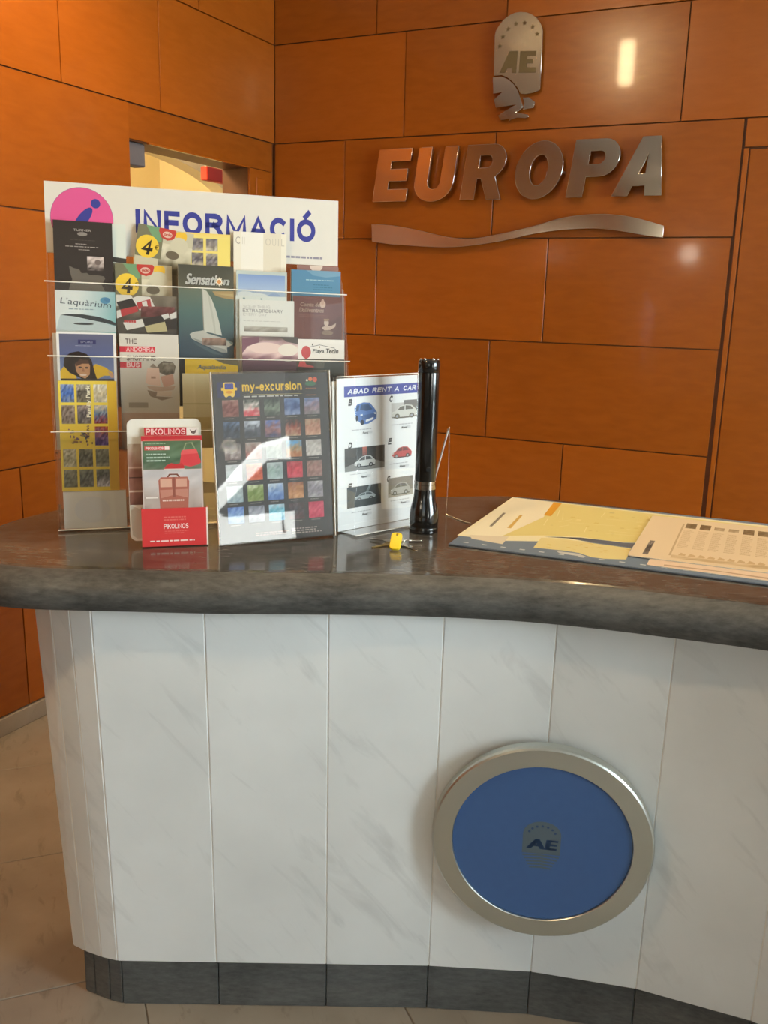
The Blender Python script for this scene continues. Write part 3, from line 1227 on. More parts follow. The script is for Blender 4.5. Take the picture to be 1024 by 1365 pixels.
ctop = bm_obj('countertop', slab_rings(prof[8:], False, True), GRANITE, None, Matrix.Translation((0, 1.7, .838)), smooth=True)
bm_obj('rounded_edge', slab_rings(prof[:9], True, False), GRANITE_EDGE, ctop, smooth=True)
tag(ctop, 'thick dark granite countertop with a rounded wavy front edge', 'countertop')

#@@SIGNS
# ------------------------------------------------------------------ steel lettering on the back wall
# sign coordinates: x along the wall, y up, z out of the wall
MS = Matrix.Identity(4)
so = CORNER
for i in range(3):
    MS[i][0], MS[i][1], MS[i][2], MS[i][3] = DB[i], (0, 0, 1)[i], (-DL)[i], so[i]
SB, ST, SH = 1.710, 1.903, .135


def sheared(lps, x0, w):
    return [[(x0 + px * w + SH * (py * (ST - SB)), SB + py * (ST - SB)) for px, py in lp] for lp in lps]


def arc_pts(cx, cy, rx, ry, a0, a1, n=14):
    return [(cx + rx * cos(radians(a0 + (a1 - a0) * i / n)), cy + ry * sin(radians(a0 + (a1 - a0) * i / n))) for i in range(n + 1)]


L_E = [[(0, 0), (1, 0), (1, .24), (.42, .24), (.42, .385), (.93, .385), (.93, .62), (.42, .62), (.42, .76), (.98, .76), (.98, 1), (0, 1)]]
L_U = [[(0, 1), (0, .34)] + arc_pts(.5, .34, .5, .36, 180, 360, 16) + [(1, 1), (.66, 1), (.66, .36)] + arc_pts(.5, .36, .16, .14, 360, 180, 8) + [(.34, 1)]]
L_R = [[(0, 0), (0, 1), (.62, 1)] + arc_pts(.66, .70, .34, .30, 90, -60, 10) + [(.80, .40), (1.02, 0), (.66, 0), (.45, .38), (.36, .38), (.36, 0)],
       [(.36, .58), (.36, .80), (.54, .80)] + arc_pts(.56, .69, .11, .11, 90, -90, 6) + [(.54, .58)]]
L_O = [arc_pts(.5, .5, .5, .515, 0, 360, 36)[:-1], arc_pts(.5, .5, .185, .27, 0, 360, 24)[:-1]]
L_P = [[(0, 0), (0, 1), (.60, 1)] + arc_pts(.64, .675, .36, .325, 90, -90, 12) + [(.36, .35), (.36, 0)],
       [(.36, .57), (.36, .79), (.56, .79)] + arc_pts(.58, .68, .11, .11, 90, -90, 6) + [(.56, .57)]]
L_A = [[(-.06, 0), (.34, 1), (.70, 1), (.94, 0), (.60, 0), (.565, .17), (.33, .17), (.27, 0)], [(.41, .385), (.535, .385), (.515, .70)]]
sign = empty('wall_sign', Matrix.Translation(W(1.03, 0, 1.54)))
tag(sign, 'polished steel hotel name EUROPA in slanted capitals above a wavy steel bar', 'sign')
SI = sign.matrix_world.inverted() @ MS
GAP = .022


def letter(lps, x0, w, dz=0.0):
    me = loops_mesh(sheared(lps, x0, w), .016, .0012)
    o = link('letter', me, CHROME, sign, SI @ Matrix.Translation((0, 0, GAP + .008)))
    return o


letter(L_E, .472, .143)
letter(L_U, .640, .160)
letter(L_R, .836, .158)
letter(L_O, 1.036, .175)
letter(L_P, 1.240, .166)
letter(L_A, 1.412, .172)
wave = [(.469, 1.629), (.563, 1.622), (.669, 1.604), (.799, 1.577), (.899, 1.572), (.984, 1.585), (1.067, 1.601), (1.148, 1.619), (1.216, 1.638), (1.294, 1.65),
        (1.382, 1.653), (1.458, 1.645), (1.523, 1.631), (1.591, 1.611), (1.591, 1.572), (1.528, 1.58), (1.441, 1.595), (1.353, 1.604), (1.264, 1.602), (1.184, 1.595),
        (1.104, 1.582), (1.022, 1.565), (.925, 1.55), (.826, 1.541), (.724, 1.541), (.619, 1.547), (.538, 1.553), (.473, 1.562)]


def smooth_poly(pts, sharp, sub=4):
    """Catmull-Rom through an outline, keeping the listed corners sharp"""
    n = len(pts)
    out = []
    for i in range(n):
        p1, p2 = Vector(pts[i]), Vector(pts[(i + 1) % n])
        p0 = Vector(pts[i - 1]) if i not in sharp else p1
        p3 = Vector(pts[(i + 2) % n]) if ((i + 1) % n) not in sharp else p2
        for s in range(sub):
            t = s / sub
            out.append(tuple(.5 * ((2 * p1) + (p2 - p0) * t + (2 * p0 - 5 * p1 + 4 * p2 - p3) * t * t + (3 * p1 - p0 - 3 * p2 + p3) * t ** 3)))
    return out


me = loops_mesh([smooth_poly(wave, {0, 13, 14, 27}, 3)], .014, .001)
link('underline_wave', me, CHROME, sign, SI @ Matrix.Translation((0, 0, GAP + .007)))
bm = bmesh.new()
for x, z in ((.50, 1.80), (.58, 1.74), (.68, 1.80), (.80, 1.80), (.88, 1.80), (1.07, 1.80), (1.22, 1.80), (1.28, 1.80), (1.45, 1.75), (1.56, 1.75), (.6, 1.58), (1.0, 1.575), (1.4, 1.62)):
    tube(bm, [(x, z, .0), (x, z, GAP + .003)], .004, 8)
bm_obj('standoff_pin', bm, STEEL, sign, SI)['kind'] = 'stuff'

emblem = empty('wall_emblem', Matrix.Translation(W(1.03, 0, 1.98)))
tag(emblem, 'brushed steel arched emblem with letters AE and broken waves high on the timber wall', 'emblem')
EI = emblem.matrix_world.inverted() @ MS
plate = [(.9441, 2.136), (.9405, 2.2683), (.9437, 2.2842), (.9539, 2.2994), (.9713, 2.3188), (.9928, 2.3312), (1.0126, 2.337), (1.0326, 2.3376), (1.0546, 2.3342),
         (1.0731, 2.3267), (1.0919, 2.3138), (1.1054, 2.2982), (1.1147, 2.2814), (1.1181, 2.2684), (1.1203, 2.0775), (1.0965, 2.0694), (1.0674, 2.0663), (1.0488, 2.0692),
         (1.0364, 2.0898), (1.0167, 2.111), (.9972, 2.1256), (.9742, 2.1355)]
me = loops_mesh([plate], .010, .001)
pl_o = link('arched_plate', me, SATIN, emblem, EI @ Matrix.Translation((0, 0, .020)))
swirl = [(.9405, 2.1319), (.9743, 2.1318), (1.0001, 2.120), (1.0225, 2.1018), (1.0388, 2.0776), (1.0507, 2.049), (1.0588, 2.0255), (1.052, 2.0159), (1.0338, 2.0086),
         (1.0565, 2.0023), (1.079, 1.9977), (1.0831, 1.9908), (1.0723, 1.9864), (1.0424, 1.9897), (1.0202, 1.9859), (1.0094, 1.9781), (1.0126, 1.988), (.9789, 1.9848),
         (.9666, 2.0007), (.996, 2.0158), (1.0324, 2.0337), (.9951, 2.0309), (.9575, 2.0281), (.9484, 2.0556), (.9774, 2.0788), (.9454, 2.0759)]
me = loops_mesh([swirl], .010, .0008)
link('wave_piece', me, CHROME, emblem, EI @ Matrix.Translation((0, 0, .019)))
me = loops_mesh([[(1.0573, 2.0557), (1.0791, 2.0557), (1.1021, 2.0394), (1.0997, 2.0197), (1.0617, 2.0157), (1.0641, 2.0354)]], .010, .0008)
link('wave_piece', me, CHROME, emblem, EI @ Matrix.Translation((0, 0, .018)))
ae = [[(.966, 2.144), (1.000, 2.2125), (1.030, 2.2105), (1.028, 2.1395), (1.012, 2.1405), (1.011, 2.156), (.994, 2.157), (.986, 2.1425)],
      [(1.038, 2.139), (1.040, 2.2095), (1.098, 2.2055), (1.097, 2.190), (1.066, 2.192), (1.066, 2.181), (1.089, 2.179), (1.088, 2.166), (1.066, 2.168), (1.066, 2.155), (1.101, 2.152), (1.100, 2.135)]]
for lp in ae:
    me = loops_mesh([lp], .0012)
    link('letter', me, ETCH, emblem, EI @ Matrix.Translation((0, 0, .0258)))
for k, (sx, sz) in enumerate(((.962, 2.232), (.972, 2.262), (.990, 2.286), (1.018, 2.300), (1.050, 2.300), (1.080, 2.285), (1.098, 2.260))):
    st = []
    for i in range(10):
        r = .009 if i % 2 == 0 else .0038
        st.append((sx + r * sin(2 * pi * i / 10), sz + r * cos(2 * pi * i / 10)))
    link('star', loops_mesh([st], .0012), ETCH, emblem, EI @ Matrix.Translation((0, 0, .0258)))
bm = bmesh.new()
for x, z in ((.98, 2.25), (1.08, 2.25), (1.03, 2.12), (.98, 2.10), (1.0, 2.006), (1.08, 2.035)):
    tube(bm, [(x, z, 0), (x, z, .016)], .004, 8)
bm_obj('standoff_pin', bm, STEEL, emblem, EI)['kind'] = 'stuff'

# ------------------------------------------------------------------ round plaque on the counter front
pa = math.atan2(-.035, .25)
pn = Vector((sin(pa), -cos(pa), 0))
MP = Matrix.Identity(4)
pc = Vector((.290, 1.448, .420))
px = Vector((cos(pa), sin(pa), 0))
pl_ = math.atan2(.050, .724)
pv = Vector((0, 0, 1)) * cos(pl_) + pn * sin(pl_)
pn = px.cross(pv)
for i in range(3):
    MP[i][0], MP[i][1], MP[i][2], MP[i][3] = px[i], pv[i], pn[i], pc[i]
bm = bmesh.new()
lathe(bm, [(.156, -.008), (.156, -.001), (.1570, .0005), (.189, .0005), (.1920, -.002), (.1935, -.007), (.1935, -.020), (.1915, -.0235), (.153, -.0235), (.153, -.008)], 96, False)
plq = bm_obj('round_plaque', bm, STEEL, None, MP, smooth=True, sharp=12)
tag(plq, 'round blue plaque with a wide brushed steel rim on the white marble counter front', 'plaque')
bm = bmesh.new()
lathe(bm, [(.1556, -.018), (.1556, -.0035)], 96)
disc = bm_obj('blue_disc', bm, BLUE, plq)
pr = Print(.066, .094, z=-.0033)
G1, G2 = (98, 114, 124), (60, 86, 124)
pr.poly([(0, .30), (1, .30)] + [(.5 + .5 * cos(radians(a)), .72 + .28 * sin(radians(a))) for a in range(0, 181, 12)], G1)
for k in range(7):
    a = radians(20 + 140 * k / 6)
    pr.disc(.5 + .36 * cos(a), .70 + .20 * sin(a), .035, G2, 10)
pr.text('AE', .10, .40, .90, .62, G2, .05, .15)
for k in range(5):
    y = .27 - k * .065
    ins = .02 + .05 * k
    pr.poly([(ins, y), (.5, y + .02), (1 - ins, y - .005), (1 - ins, y - .04), (.5, y - .02), (ins, y - .035)], G1)
pr.build('printed_emblem', disc, INKM, Matrix.Translation((-.033, -.047, 0)))
bm = bmesh.new()
for x, z in ((-.11, .09), (.11, .09), (-.11, -.09), (.11, -.09)):
    lathe(bm, [(.012, -.030), (.012, -.0235)], 12, True, origin=(x, z, 0))
bm_obj('mounting_spacer', bm, STEEL, plq)['kind'] = 'stuff'

#@@RACK
# ------------------------------------------------------------------ brochure rack
RY, RL = 17, 4
RO = Vector((-.616, 1.696, .9008))
RM = frame(RO, RY, RL)
RU, RVv, RN = [Vector((RM[0][i], RM[1][i], RM[2][i])) for i in range(3)]
RW = .573


def sag(u, v):
    return -.0115 * u / RW * min(v / .46, 1.3)


def rp(u, v, n):
    return RO + RU * u + RVv * (v + sag(u, v)) + RN * n


rack = empty('brochure_rack', Matrix.Translation(RO))
tag(rack, 'clear acrylic stepped brochure rack with leaflets standing on the granite countertop', 'brochure rack')
RI = rack.matrix_world.inverted()


def sheet(bm, quad, t):
    """thin plate with corners quad = (u, v, n) x 4, thickened by t along +n"""
    a = [bm.verts.new(rp(u, v, n)) for u, v, n in quad]
    b = [bm.verts.new(rp(u, v, n + t)) for u, v, n in quad]
    m = len(quad)
    bm.faces.new(a[::-1])
    bm.faces.new(b)
    for i in range(m):
        bm.faces.new((a[i], a[(i + 1) % m], b[(i + 1) % m], b[i]))


def vsheet(name, v0, v1, n, t=.0015):
    bm = bmesh.new()
    sheet(bm, [(0.004, v0, n), (RW - .004, v0, n), (RW - .004, v1, n), (0.004, v1, n)], t)
    return bm_obj(name, bm, ACRYL, rack, RI)


def hsheet(v, n0, n1):
    bm = bmesh.new()
    a = [rp(.004, v, n0), rp(RW - .004, v, n0), rp(RW - .004, v, n1), rp(.004, v, n1)]
    lo = [bm.verts.new(p) for p in a]
    hi = [bm.verts.new(p + Vector((0, 0, .0015))) for p in a]
    bm.faces.new(lo[::-1])
    bm.faces.new(hi)
    for i in range(4):
        bm.faces.new((lo[i], lo[(i + 1) % 4], hi[(i + 1) % 4], hi[i]))
    return bm_obj('shelf', bm, ACRYL, rack, RI)


def rail(v, n, u0=-.004, u1=RW + .004):
    bm = bmesh.new()
    tube(bm, [rp(u0, v, n), rp((u0 + u1) / 2, v, n), rp(u1, v, n)], .0011, 8)
    return bm_obj('rail', bm, ACRYL_EDGE, rack, RI)


vsheet('back_panel', .0085, .528, -.0975)
vsheet('pocket_front', .150, .466, -.0460)
vsheet('pocket_front', .0030, .329, -.0220)
vsheet('pocket_front', 0, .189, 0.0)
hsheet(.355, -.096, -.0715)
vsheet('pocket_divider', .233, .357, -.0715, .0012)
hsheet(.233, -.0715, -.0460)
hsheet(.150, -.0445, -.0220)
hsheet(.0020, -.0205, .0)
rail(.4675, -.0452)
rail(.3300, -.0212)
rail(.1900, .0008)
rail(.0040, .0020, .0, RW)
for u in (0.0, RW - .003):
    bm = bmesh.new()
    prof_ = [(.0015, 0), (.0015, .189), (-.0205, .329), (-.0445, .466), (-.0975, .528), (-.0975, .0085)]
    a = [bm.verts.new(rp(u, v, n)) for n, v in prof_]
    b = [bm.verts.new(rp(u, v, n) + RU * .003) for n, v in prof_]
    bm.faces.new(a[::-1])
    bm.faces.new(b)
    for i in range(6):
        bm.faces.new((a[i], a[(i + 1) % 6], b[(i + 1) % 6], b[i]))
    bm_obj('side_panel', bm, ACRYL, rack, RI)

# the sign card clipped behind the rack
IW, IH = .572, .131
im = frame(rp(0, .5250, -.1005), RY, RL, -.0135)
bm = bmesh.new()
box(bm, 0, IW, 0, IH, -.0025, 0)
info = bm_obj('information_sign', bm, PAPER, None, im)
tag(info, 'white information sign card with a pink circle, clipped behind the brochure rack', 'sign')
p_ = Print(IW, IH)
NAVY = (62, 66, 150)
PINK = (226, 92, 150)
p_.disc(.067 / IW, .066 / IH, .0575 / IW, (90, 70, 130), 48)
p_.disc(.067 / IW, .066 / IH, .0570 / IW, PINK, 48)
p_.disc(.0925 / IW, .095 / IH, .0088 / IW, NAVY, 24)
el = [(.069 / IW + .0095 / IW * cos(radians(a)), .066 / IH + .026 / IH * sin(radians(a))) for a in range(0, 360, 12)]
p_.poly(p_.rot(el, .069 / IW, .066 / IH, -38), NAVY)
p_.build('printed_emblem', info, INKM)
p_ = Print(IW, IH)
p_.sans('INFORMACIÓ', .166 / IW, .0455 / IH, .524 / IW, .0905 / IH, NAVY, .235, 0, .14)
p_.build('lettering', info, INKM)
p_ = Print(IW, IH)
p_.lines(.462 / IW, .545 / IW, .011 / IH, .018 / IH, 1, (150, 146, 160), 3, .6)
p_.build('small_print', info, INKM)


# ------------------------------------------------------------------ leaflets
def leaflet(art, u0, u1, v0, h, n, label, roll=0.0, t=.0016, paper=None, kind='leaflet', group='leaflets in the brochure rack', ink=None):
    w = u1 - u0
    um = (u0 + u1) / 2
    vm = v0 + h
    m = frame(rp(um, v0, n), RY, RL, radians(roll) - .0115 / RW * min(vm / .46, 1.3) * .75)
    bm = bmesh.new()
    box(bm, -w / 2, w / 2, 0, h, -t, 0)
    o = bm_obj(kind, bm, paper or PAPER, None, m)
    tag(o, label, 'leaflet', group)
    p = Print(w, h)
    p.X = lambda x: x / w
    p.Y = lambda d: 1 - d / h
    art(p)
    p.build('printing', o, ink or INK, Matrix.Translation((-w / 2, 0, 0)))
    return o


def a_black(p):
    Y = p.Y
    p.rect(0, 0, 1, 1, (58, 50, 45))
    p.text('TURNER', .34, Y(.0185), .64, Y(.0143), (214, 208, 200), .02)
    p.ell(.49, Y(.0235), .085, .0036 / p.h, (150, 142, 134))
    p.lines(.28, .72, Y(.036), Y(.0335), 1, (84, 74, 68), 1)
    p.lines(.37, .63, Y(.0435), Y(.0405), 1, (176, 168, 160), 2)
    p.lines(.20, .80, Y(.0485), Y(.0455), 1, (176, 168, 160), 3)
    p.lines(.42, .62, Y(.054), Y(.051), 1, (176, 168, 160), 4)
    p.photo(.56, Y(.090), .84, Y(.064), [(60, 52, 48), (196, 180, 172), (206, 190, 182)], 6, 6, 5, 30)
    p.ell(.74, Y(.0745), .05, .005 / p.h, (120, 104, 98))
    p.poly([(.25, Y(.083)), (.33, Y(.087)), (.42, Y(.089)), (.46, Y(.096)), (.55, Y(.095)), (.60, Y(.099)), (.72, Y(.098)), (.84, Y(.100)), (.86, Y(.104)),
            (.80, Y(.116)), (.86, Y(.13)), (.7, Y(.14)), (.2, Y(.14)), (.26, Y(.118)), (.30, Y(.108)), (.27, Y(.097))], (112, 104, 94))


leaflet(a_black, .011, .118, .357, .226, -.0780, 'black leaflet with tiny white heading in front of the pink circle', t=.004)


def a_teal(p):
    Y = p.Y
    p.grad(0, 0, 1, 1, (120, 176, 172), (160, 200, 196))
    p.rect(.72, 0, 1, 1, (222, 226, 214))
    for k in range(3):
        p.ell(.6 + .05 * k, Y(.016 + .008 * k), .04, .0015 / p.h, (90, 140, 140))
    p.poly([(0, Y(.052)), (1, Y(.064)), (1, Y(.074)), (0, Y(.06))], (66, 62, 56))
    p.rect(0, 0, 1, Y(.072), (170, 166, 150))


leaflet(a_teal, .035, .143, .357, .226, -.0880, 'teal leaflet peeping out behind the black leaflet')


def a_four(p):
    X, Y = p.X, p.Y
    p.rect(0, 0, 1, 1, (206, 198, 168))
    p.photo(.42, Y(.085), 1, Y(.028), [(92, 84, 66), (120, 112, 90), (214, 206, 178), (222, 214, 186)], 7, 6, 3, 14)
    p.rect(0, Y(.06), .46, 1, (128, 124, 96))
    p.poly([(.14, 1), (.42, 1), (.44, Y(.026)), (.34, Y(.030))], (122, 162, 118))
    p.poly([(.38, Y(.0)), (.66, Y(.0)), (.69, Y(.004)), (.65, Y(.018)), (.54, Y(.022)), (.43, Y(.018)), (.37, Y(.006))], (200, 66, 56))
    p.ell(.53, Y(.011), .085, .006 / p.h, (236, 196, 176))
    p.text('ocio', .46, Y(.0135), .60, Y(.008), (214, 90, 76), .05, .2)
    p.rrect(.68, Y(.018), .88, Y(.001), .06, (244, 196, 62))
    p.ell(.76, Y(.028), .16, .016 / p.h, (214, 206, 178))
    p.ell(.66, Y(.048), .12, .008 / p.h, (112, 100, 80))
    p.rect(0, 0, 1, Y(.085), (110, 98, 78))
    p.disc(.205, Y(.040), .205, (246, 206, 66), 36)
    p.sans('4', .09, Y(.056), .29, Y(.026), (62, 50, 36), .24, .12)
    p.text('€', .33, Y(.044), .41, Y(.034), (176, 146, 60), .03)


leaflet(a_four, .137, .244, .366, .216, -.0885, 'tilted upper leaflet with a black 4 euro price on a yellow disc', roll=-8)
leaflet(a_four, .122, .229, .357, .152, -.0800, 'straight lower leaflet with a black 4 euro price on a yellow disc', t=.003)


def a_park(p):
    Y = p.Y
    YB = (244, 222, 120)
    p.rect(0, 0, 1, 1, YB)
    p.grad(0, Y(.009), 1, 1, (244, 224, 130), (244, 212, 112))
    R = random.Random(4)
    for r in range(3):
        for c_ in range(3):
            x = .02 + c_ * .265
            y = .010 + r * .028
            cols = [(150, 140, 130), (110, 104, 112), (196, 184, 160)]
            R.shuffle(cols)
            p.photo(x, Y(y + .024), x + .215, Y(y), cols, 6, 6, 10 + r * 3 + c_, 34)


leaflet(a_park, .238, .345, .357, .219, -.0915, 'pale yellow leaflet with rows of grey photos behind the sailing leaflet')


def a_sail(p):
    Y = p.Y
    k = .00144 / 3.938

    def P(l):
        return [((x - 55) / 303, Y((y - 5) * k)) for x, y in l]
    p.grad(0, Y(.050), 1, 1, (96, 92, 74), (80, 78, 66))
    p.grad(0, Y(.09), 1, Y(.045), (86, 118, 112), (112, 124, 104))
    p.grad(0, Y(.15), 1, Y(.09), (62, 82, 94), (86, 118, 112))
    p.grad(0, 0, 1, Y(.15), (52, 66, 84), (62, 82, 94))
    p.poly(P([(240, 138), (358, 134), (358, 178), (300, 172), (255, 160)]), (190, 158, 104))
    p.poly(P([(262, 150), (358, 148), (358, 165)]), (206, 178, 124))
    # heading with a flower in the place of the o
    for dx, dy, c in ((.006, -.0012, (66, 60, 52)), (0, 0, (244, 242, 234))):
        p.text('Sensati', .12 + dx, Y(.0375) + dy / p.h, .66 + dx, Y(.0165) + dy / p.h, c, .035, .25)
        p.text('n', .80 + dx, Y(.036) + dy / p.h, .91 + dx, Y(.0255) + dy / p.h, c, .035, .25)
    st = []
    for i in range(20):
        r = .085 if i % 2 == 0 else .05
        st.append((.735 + r * sin(pi * i / 10), Y(.030) + r * p.w / p.h * cos(pi * i / 10)))
    p.poly(st, (250, 238, 214))
    p.disc(.735, Y(.030), .036, (222, 150, 84), 14)
    p.poly(P([(180, 122), (210, 140), (236, 180), (258, 235), (276, 300), (291, 372), (240, 360), (190, 352)]), (222, 218, 204))
    p.poly(P([(180, 122), (186, 124), (194, 352), (189, 352)]), (150, 146, 132))
    p.poly(P([(210, 140), (225, 165), (252, 300), (258, 365), (250, 362), (240, 300)]), (206, 202, 186))
    p.poly(P([(113, 368), (135, 356), (190, 346), (212, 362), (300, 385), (352, 408), (352, 418), (318, 436), (320, 462), (290, 462), (240, 444), (170, 414), (125, 392)]), (206, 202, 190))
    p.poly(P([(120, 384), (180, 402), (250, 432), (316, 446), (318, 462), (290, 462), (240, 444), (170, 414)]), (160, 160, 152))
    p.photo(.42, Y((425 - 5) * k), .86, Y((385 - 5) * k), [(120, 96, 84), (170, 128, 104)], 8, 2, 8, 40)
    p.poly(P([(300, 384), (356, 412), (340, 414)]), (134, 160, 156))
    p.poly(P([(120, 398), (240, 452), (300, 478), (240, 470), (150, 425)]), (86, 104, 110))


leaflet(a_sail, .237, .345, .235, .274, -.0560, 'tall sea blue leaflet with a white catamaran under sail', t=.005)


def a_cream(p):
    Y = p.Y
    p.rect(0, 0, 1, 1, (242, 234, 214))
    p.rect(.14, 0, .56, 1, (246, 240, 226))
    p.rect(.56, 0, .90, 1, (232, 222, 200))
    G = (208, 198, 180)
    p.text('C', .04, Y(.024), .12, Y(.010), (180, 172, 160), .0)
    p.text('ll', .16, Y(.024), .21, Y(.010), (224, 216, 200), .0)
    p.text('O', .60, Y(.024), .70, Y(.010), G, .0)
    p.text('U', .73, Y(.024), .80, Y(.010), G, .0)
    p.text('I', .84, Y(.024), .855, Y(.010), G, .0)
    p.text('L', .90, Y(.024), .96, Y(.010), G, .0)


leaflet(a_cream, .351, .458, .357, .226, -.0890, 'cream leaflet with faint grey capitals hiding the letters of the sign')


def a_sky(p):
    Y = p.Y
    p.rect(0, 0, 1, 1, (196, 204, 196))
    p.grad(.04, Y(.060), .96, Y(.007), (196, 212, 226), (134, 160, 206))
    p.ell(.18, Y(.046), .16, .006 / p.h, (226, 232, 232))
    p.ell(.42, Y(.050), .22, .007 / p.h, (230, 236, 234))
    p.ell(.75, Y(.052), .14, .010 / p.h, (160, 182, 218))
    p.rect(.04, 0, .96, Y(.062), (176, 196, 208))


leaflet(a_sky, .351, .453, .235, .268, -.0625, 'leaflet with pale blue sky and white cloud under the cream leaflet')


def a_blue(p):
    Y = p.Y
    p.grad(0, 0, 1, 1, (96, 150, 168), (88, 138, 170))
    p.rect(0, 0, .02, 1, (60, 90, 104))
    p.poly([(.3, 1), (1, 1), (1, Y(.009)), (.7, Y(.013)), (.45, Y(.010))], (120, 160, 184))
    p.lines(.30, .90, Y(.021), Y(.017), 1, (170, 200, 206), 3)
    p.lines(.45, .86, Y(.040), Y(.026), 3, (70, 122, 146), 4)


leaflet(a_blue, .461, .564, .235, .274, -.0625, 'teal blue leaflet with thin lines of text at the rack edge', t=.003)


def a_plum(p):
    Y = p.Y
    p.rect(0, 0, 1, 1, (150, 112, 104))
    p.poly([(.46 + .16 * cos(radians(a)), 1 + .012 / p.h * sin(radians(a))) for a in range(180, 361, 15)], (226, 206, 190))


leaflet(a_plum, 0.4810, 0.5670, .357, .167, -.0890, 'plum coloured leaflet just showing above the teal blue one')


def a_aquarium(p):
    Y = p.Y
    p.grad(0, 0, 1, 1, (232, 242, 240), (240, 244, 240))
    p._add([(0.4, Y(.08)), (1, Y(.08)), (1, 1), (.4, 1)], [[0, 1, 2, 3]], [((232, 242, 240), (120, 190, 190), (164, 206, 208), (240, 244, 240))])
    p.text("L'aquàrium", .08, Y(.031), .92, Y(.016), (50, 66, 82), .0, .1, -4)
    p.ell(.83, Y(.0165), .085, .0062 / p.h, (92, 158, 194))
    p.ell(.86, Y(.015), .05, .004 / p.h, (76, 140, 184))
    p.lines(.22, .78, Y(.036), Y(.032), 1, (150, 170, 176), 6)
    sh = [(.08, Y(.046)), (.2, Y(.0435)), (.45, Y(.0435)), (.7, Y(.047)), (.9, Y(.053)), (1, Y(.058)), (1, Y(.063)), (.8, Y(.058)), (.55, Y(.053)), (.3, Y(.048))]
    p.poly(sh, (62, 66, 70))
    p.poly([(.08, Y(.046)), (.3, Y(.049)), (.55, Y(.0535)), (.8, Y(.0585)), (1, Y(.064)), (1, Y(.075)), (.0, Y(.075)), (.05, Y(.055))], (206, 218, 218))
    p.ell(.46, Y(.061), .17, .0022 / p.h, (74, 76, 78))


leaflet(a_aquarium, .0105, .119, .235, .217, -.0500, 'white and pale teal aquarium leaflet below the black leaflet', t=.003)


def a_race(p):
    Y = p.Y
    p.rect(0, 0, 1, 1, (96, 84, 72))
    p.photo(0, Y(.075), 1, 1, [(70, 62, 54), (90, 78, 66), (136, 122, 102)], 8, 7, 6, 14)
    W_, B_, R_ = (238, 232, 222), (48, 40, 36), (202, 60, 62)
    p.poly([(0, Y(0)), (.24, Y(.0)), (.27, Y(.005)), (0, Y(.022))], W_)
    p.poly([(0, Y(.014)), (.26, Y(.006)), (.33, Y(.020)), (.06, Y(.028))], B_)
    p.poly([(.06, Y(.028)), (.33, Y(.020)), (.36, Y(.030)), (.08, Y(.041))], R_)
    p.poly([(0, Y(.03)), (.06, Y(.028)), (.08, Y(.041)), (0, Y(.045))], W_)
    p.poly([(.26, Y(.006)), (.35, Y(.001)), (.56, Y(.002)), (.64, Y(.022)), (.38, Y(.028))], W_)
    p.poly([(.33, Y(.014)), (.56, Y(.006)), (.58, Y(.020)), (.36, Y(.026))], R_)
    p.poly([(.42, Y(.012)), (.50, Y(.0095)), (.52, Y(.021)), (.44, Y(.0235))], W_)
    p.photo(.40, Y(.040), .97, Y(.020), [(120, 54, 52), (96, 46, 44), (140, 70, 66)], 10, 3, 7, 30)
    p.poly([(.10, Y(.052)), (.42, Y(.044)), (.46, Y(.058)), (.16, Y(.066))], W_)
    p.poly([(.42, Y(.044)), (.74, Y(.036)), (.80, Y(.046)), (.48, Y(.056))], B_)
    p.poly([(.74, Y(.036)), (.86, Y(.032)), (.88, Y(.040)), (.79, Y(.044))], W_)
    p.poly([(.88, Y(.034)), (1, Y(.028)), (1, Y(.040)), (.90, Y(.044))], W_)
    p.poly([(.80, Y(.046)), (1, Y(.040)), (1, Y(.062)), (.84, Y(.062))], B_)
    p.poly([(.46, Y(.058)), (.80, Y(.048)), (.84, Y(.066)), (.5, Y(.07))], (206, 190, 140))
    p.lines(.12, .36, Y(.052), Y(.047), 1, R_, 5, .9)


leaflet(a_race, .121, .233, .235, .212, -.0500, 'karting leaflet with black and white checks and red numbers', t=.003)


def a_white(p):
    Y = p.Y
    p.rect(0, 0, 1, 1, (246, 242, 232))
    p.sans('SOMETHING', .07, Y(.0165), .56, Y(.0105), (190, 182, 176), .11)
    p.sans('EXTRAORDINARY', .06, Y(.0245), .79, Y(.0180), (116, 110, 108), .15)
    p.sans('EVERY DAY', .07, Y(.0315), .50, Y(.0260), (190, 182, 176), .11)
    p.lines(.07, .80, Y(.0425), Y(.0405), 1, (206, 198, 190), 4)
    p.photo(.08, Y(.062), .88, Y(.052), [(160, 150, 140), (206, 198, 184)], 8, 2, 4, 20)


def a_pale(p):
    Y = p.Y
    p.grad(0, 0, 1, 1, (206, 220, 222), (232, 236, 228))
    p.disc(.16, Y(.006), .025, (150, 170, 170), 10)
    p.disc(.5, Y(.006), .02, (160, 180, 180), 10)


leaflet(a_pale, .349, .451, .235, .219, -.0540, 'pale bluish leaflet showing as a strip behind the white EXTRAORDINARY one')
leaflet(a_white, .3555, .4655, .235, .211, -.0495, 'white leaflet with grey capitals reading EXTRAORDINARY', t=.003)


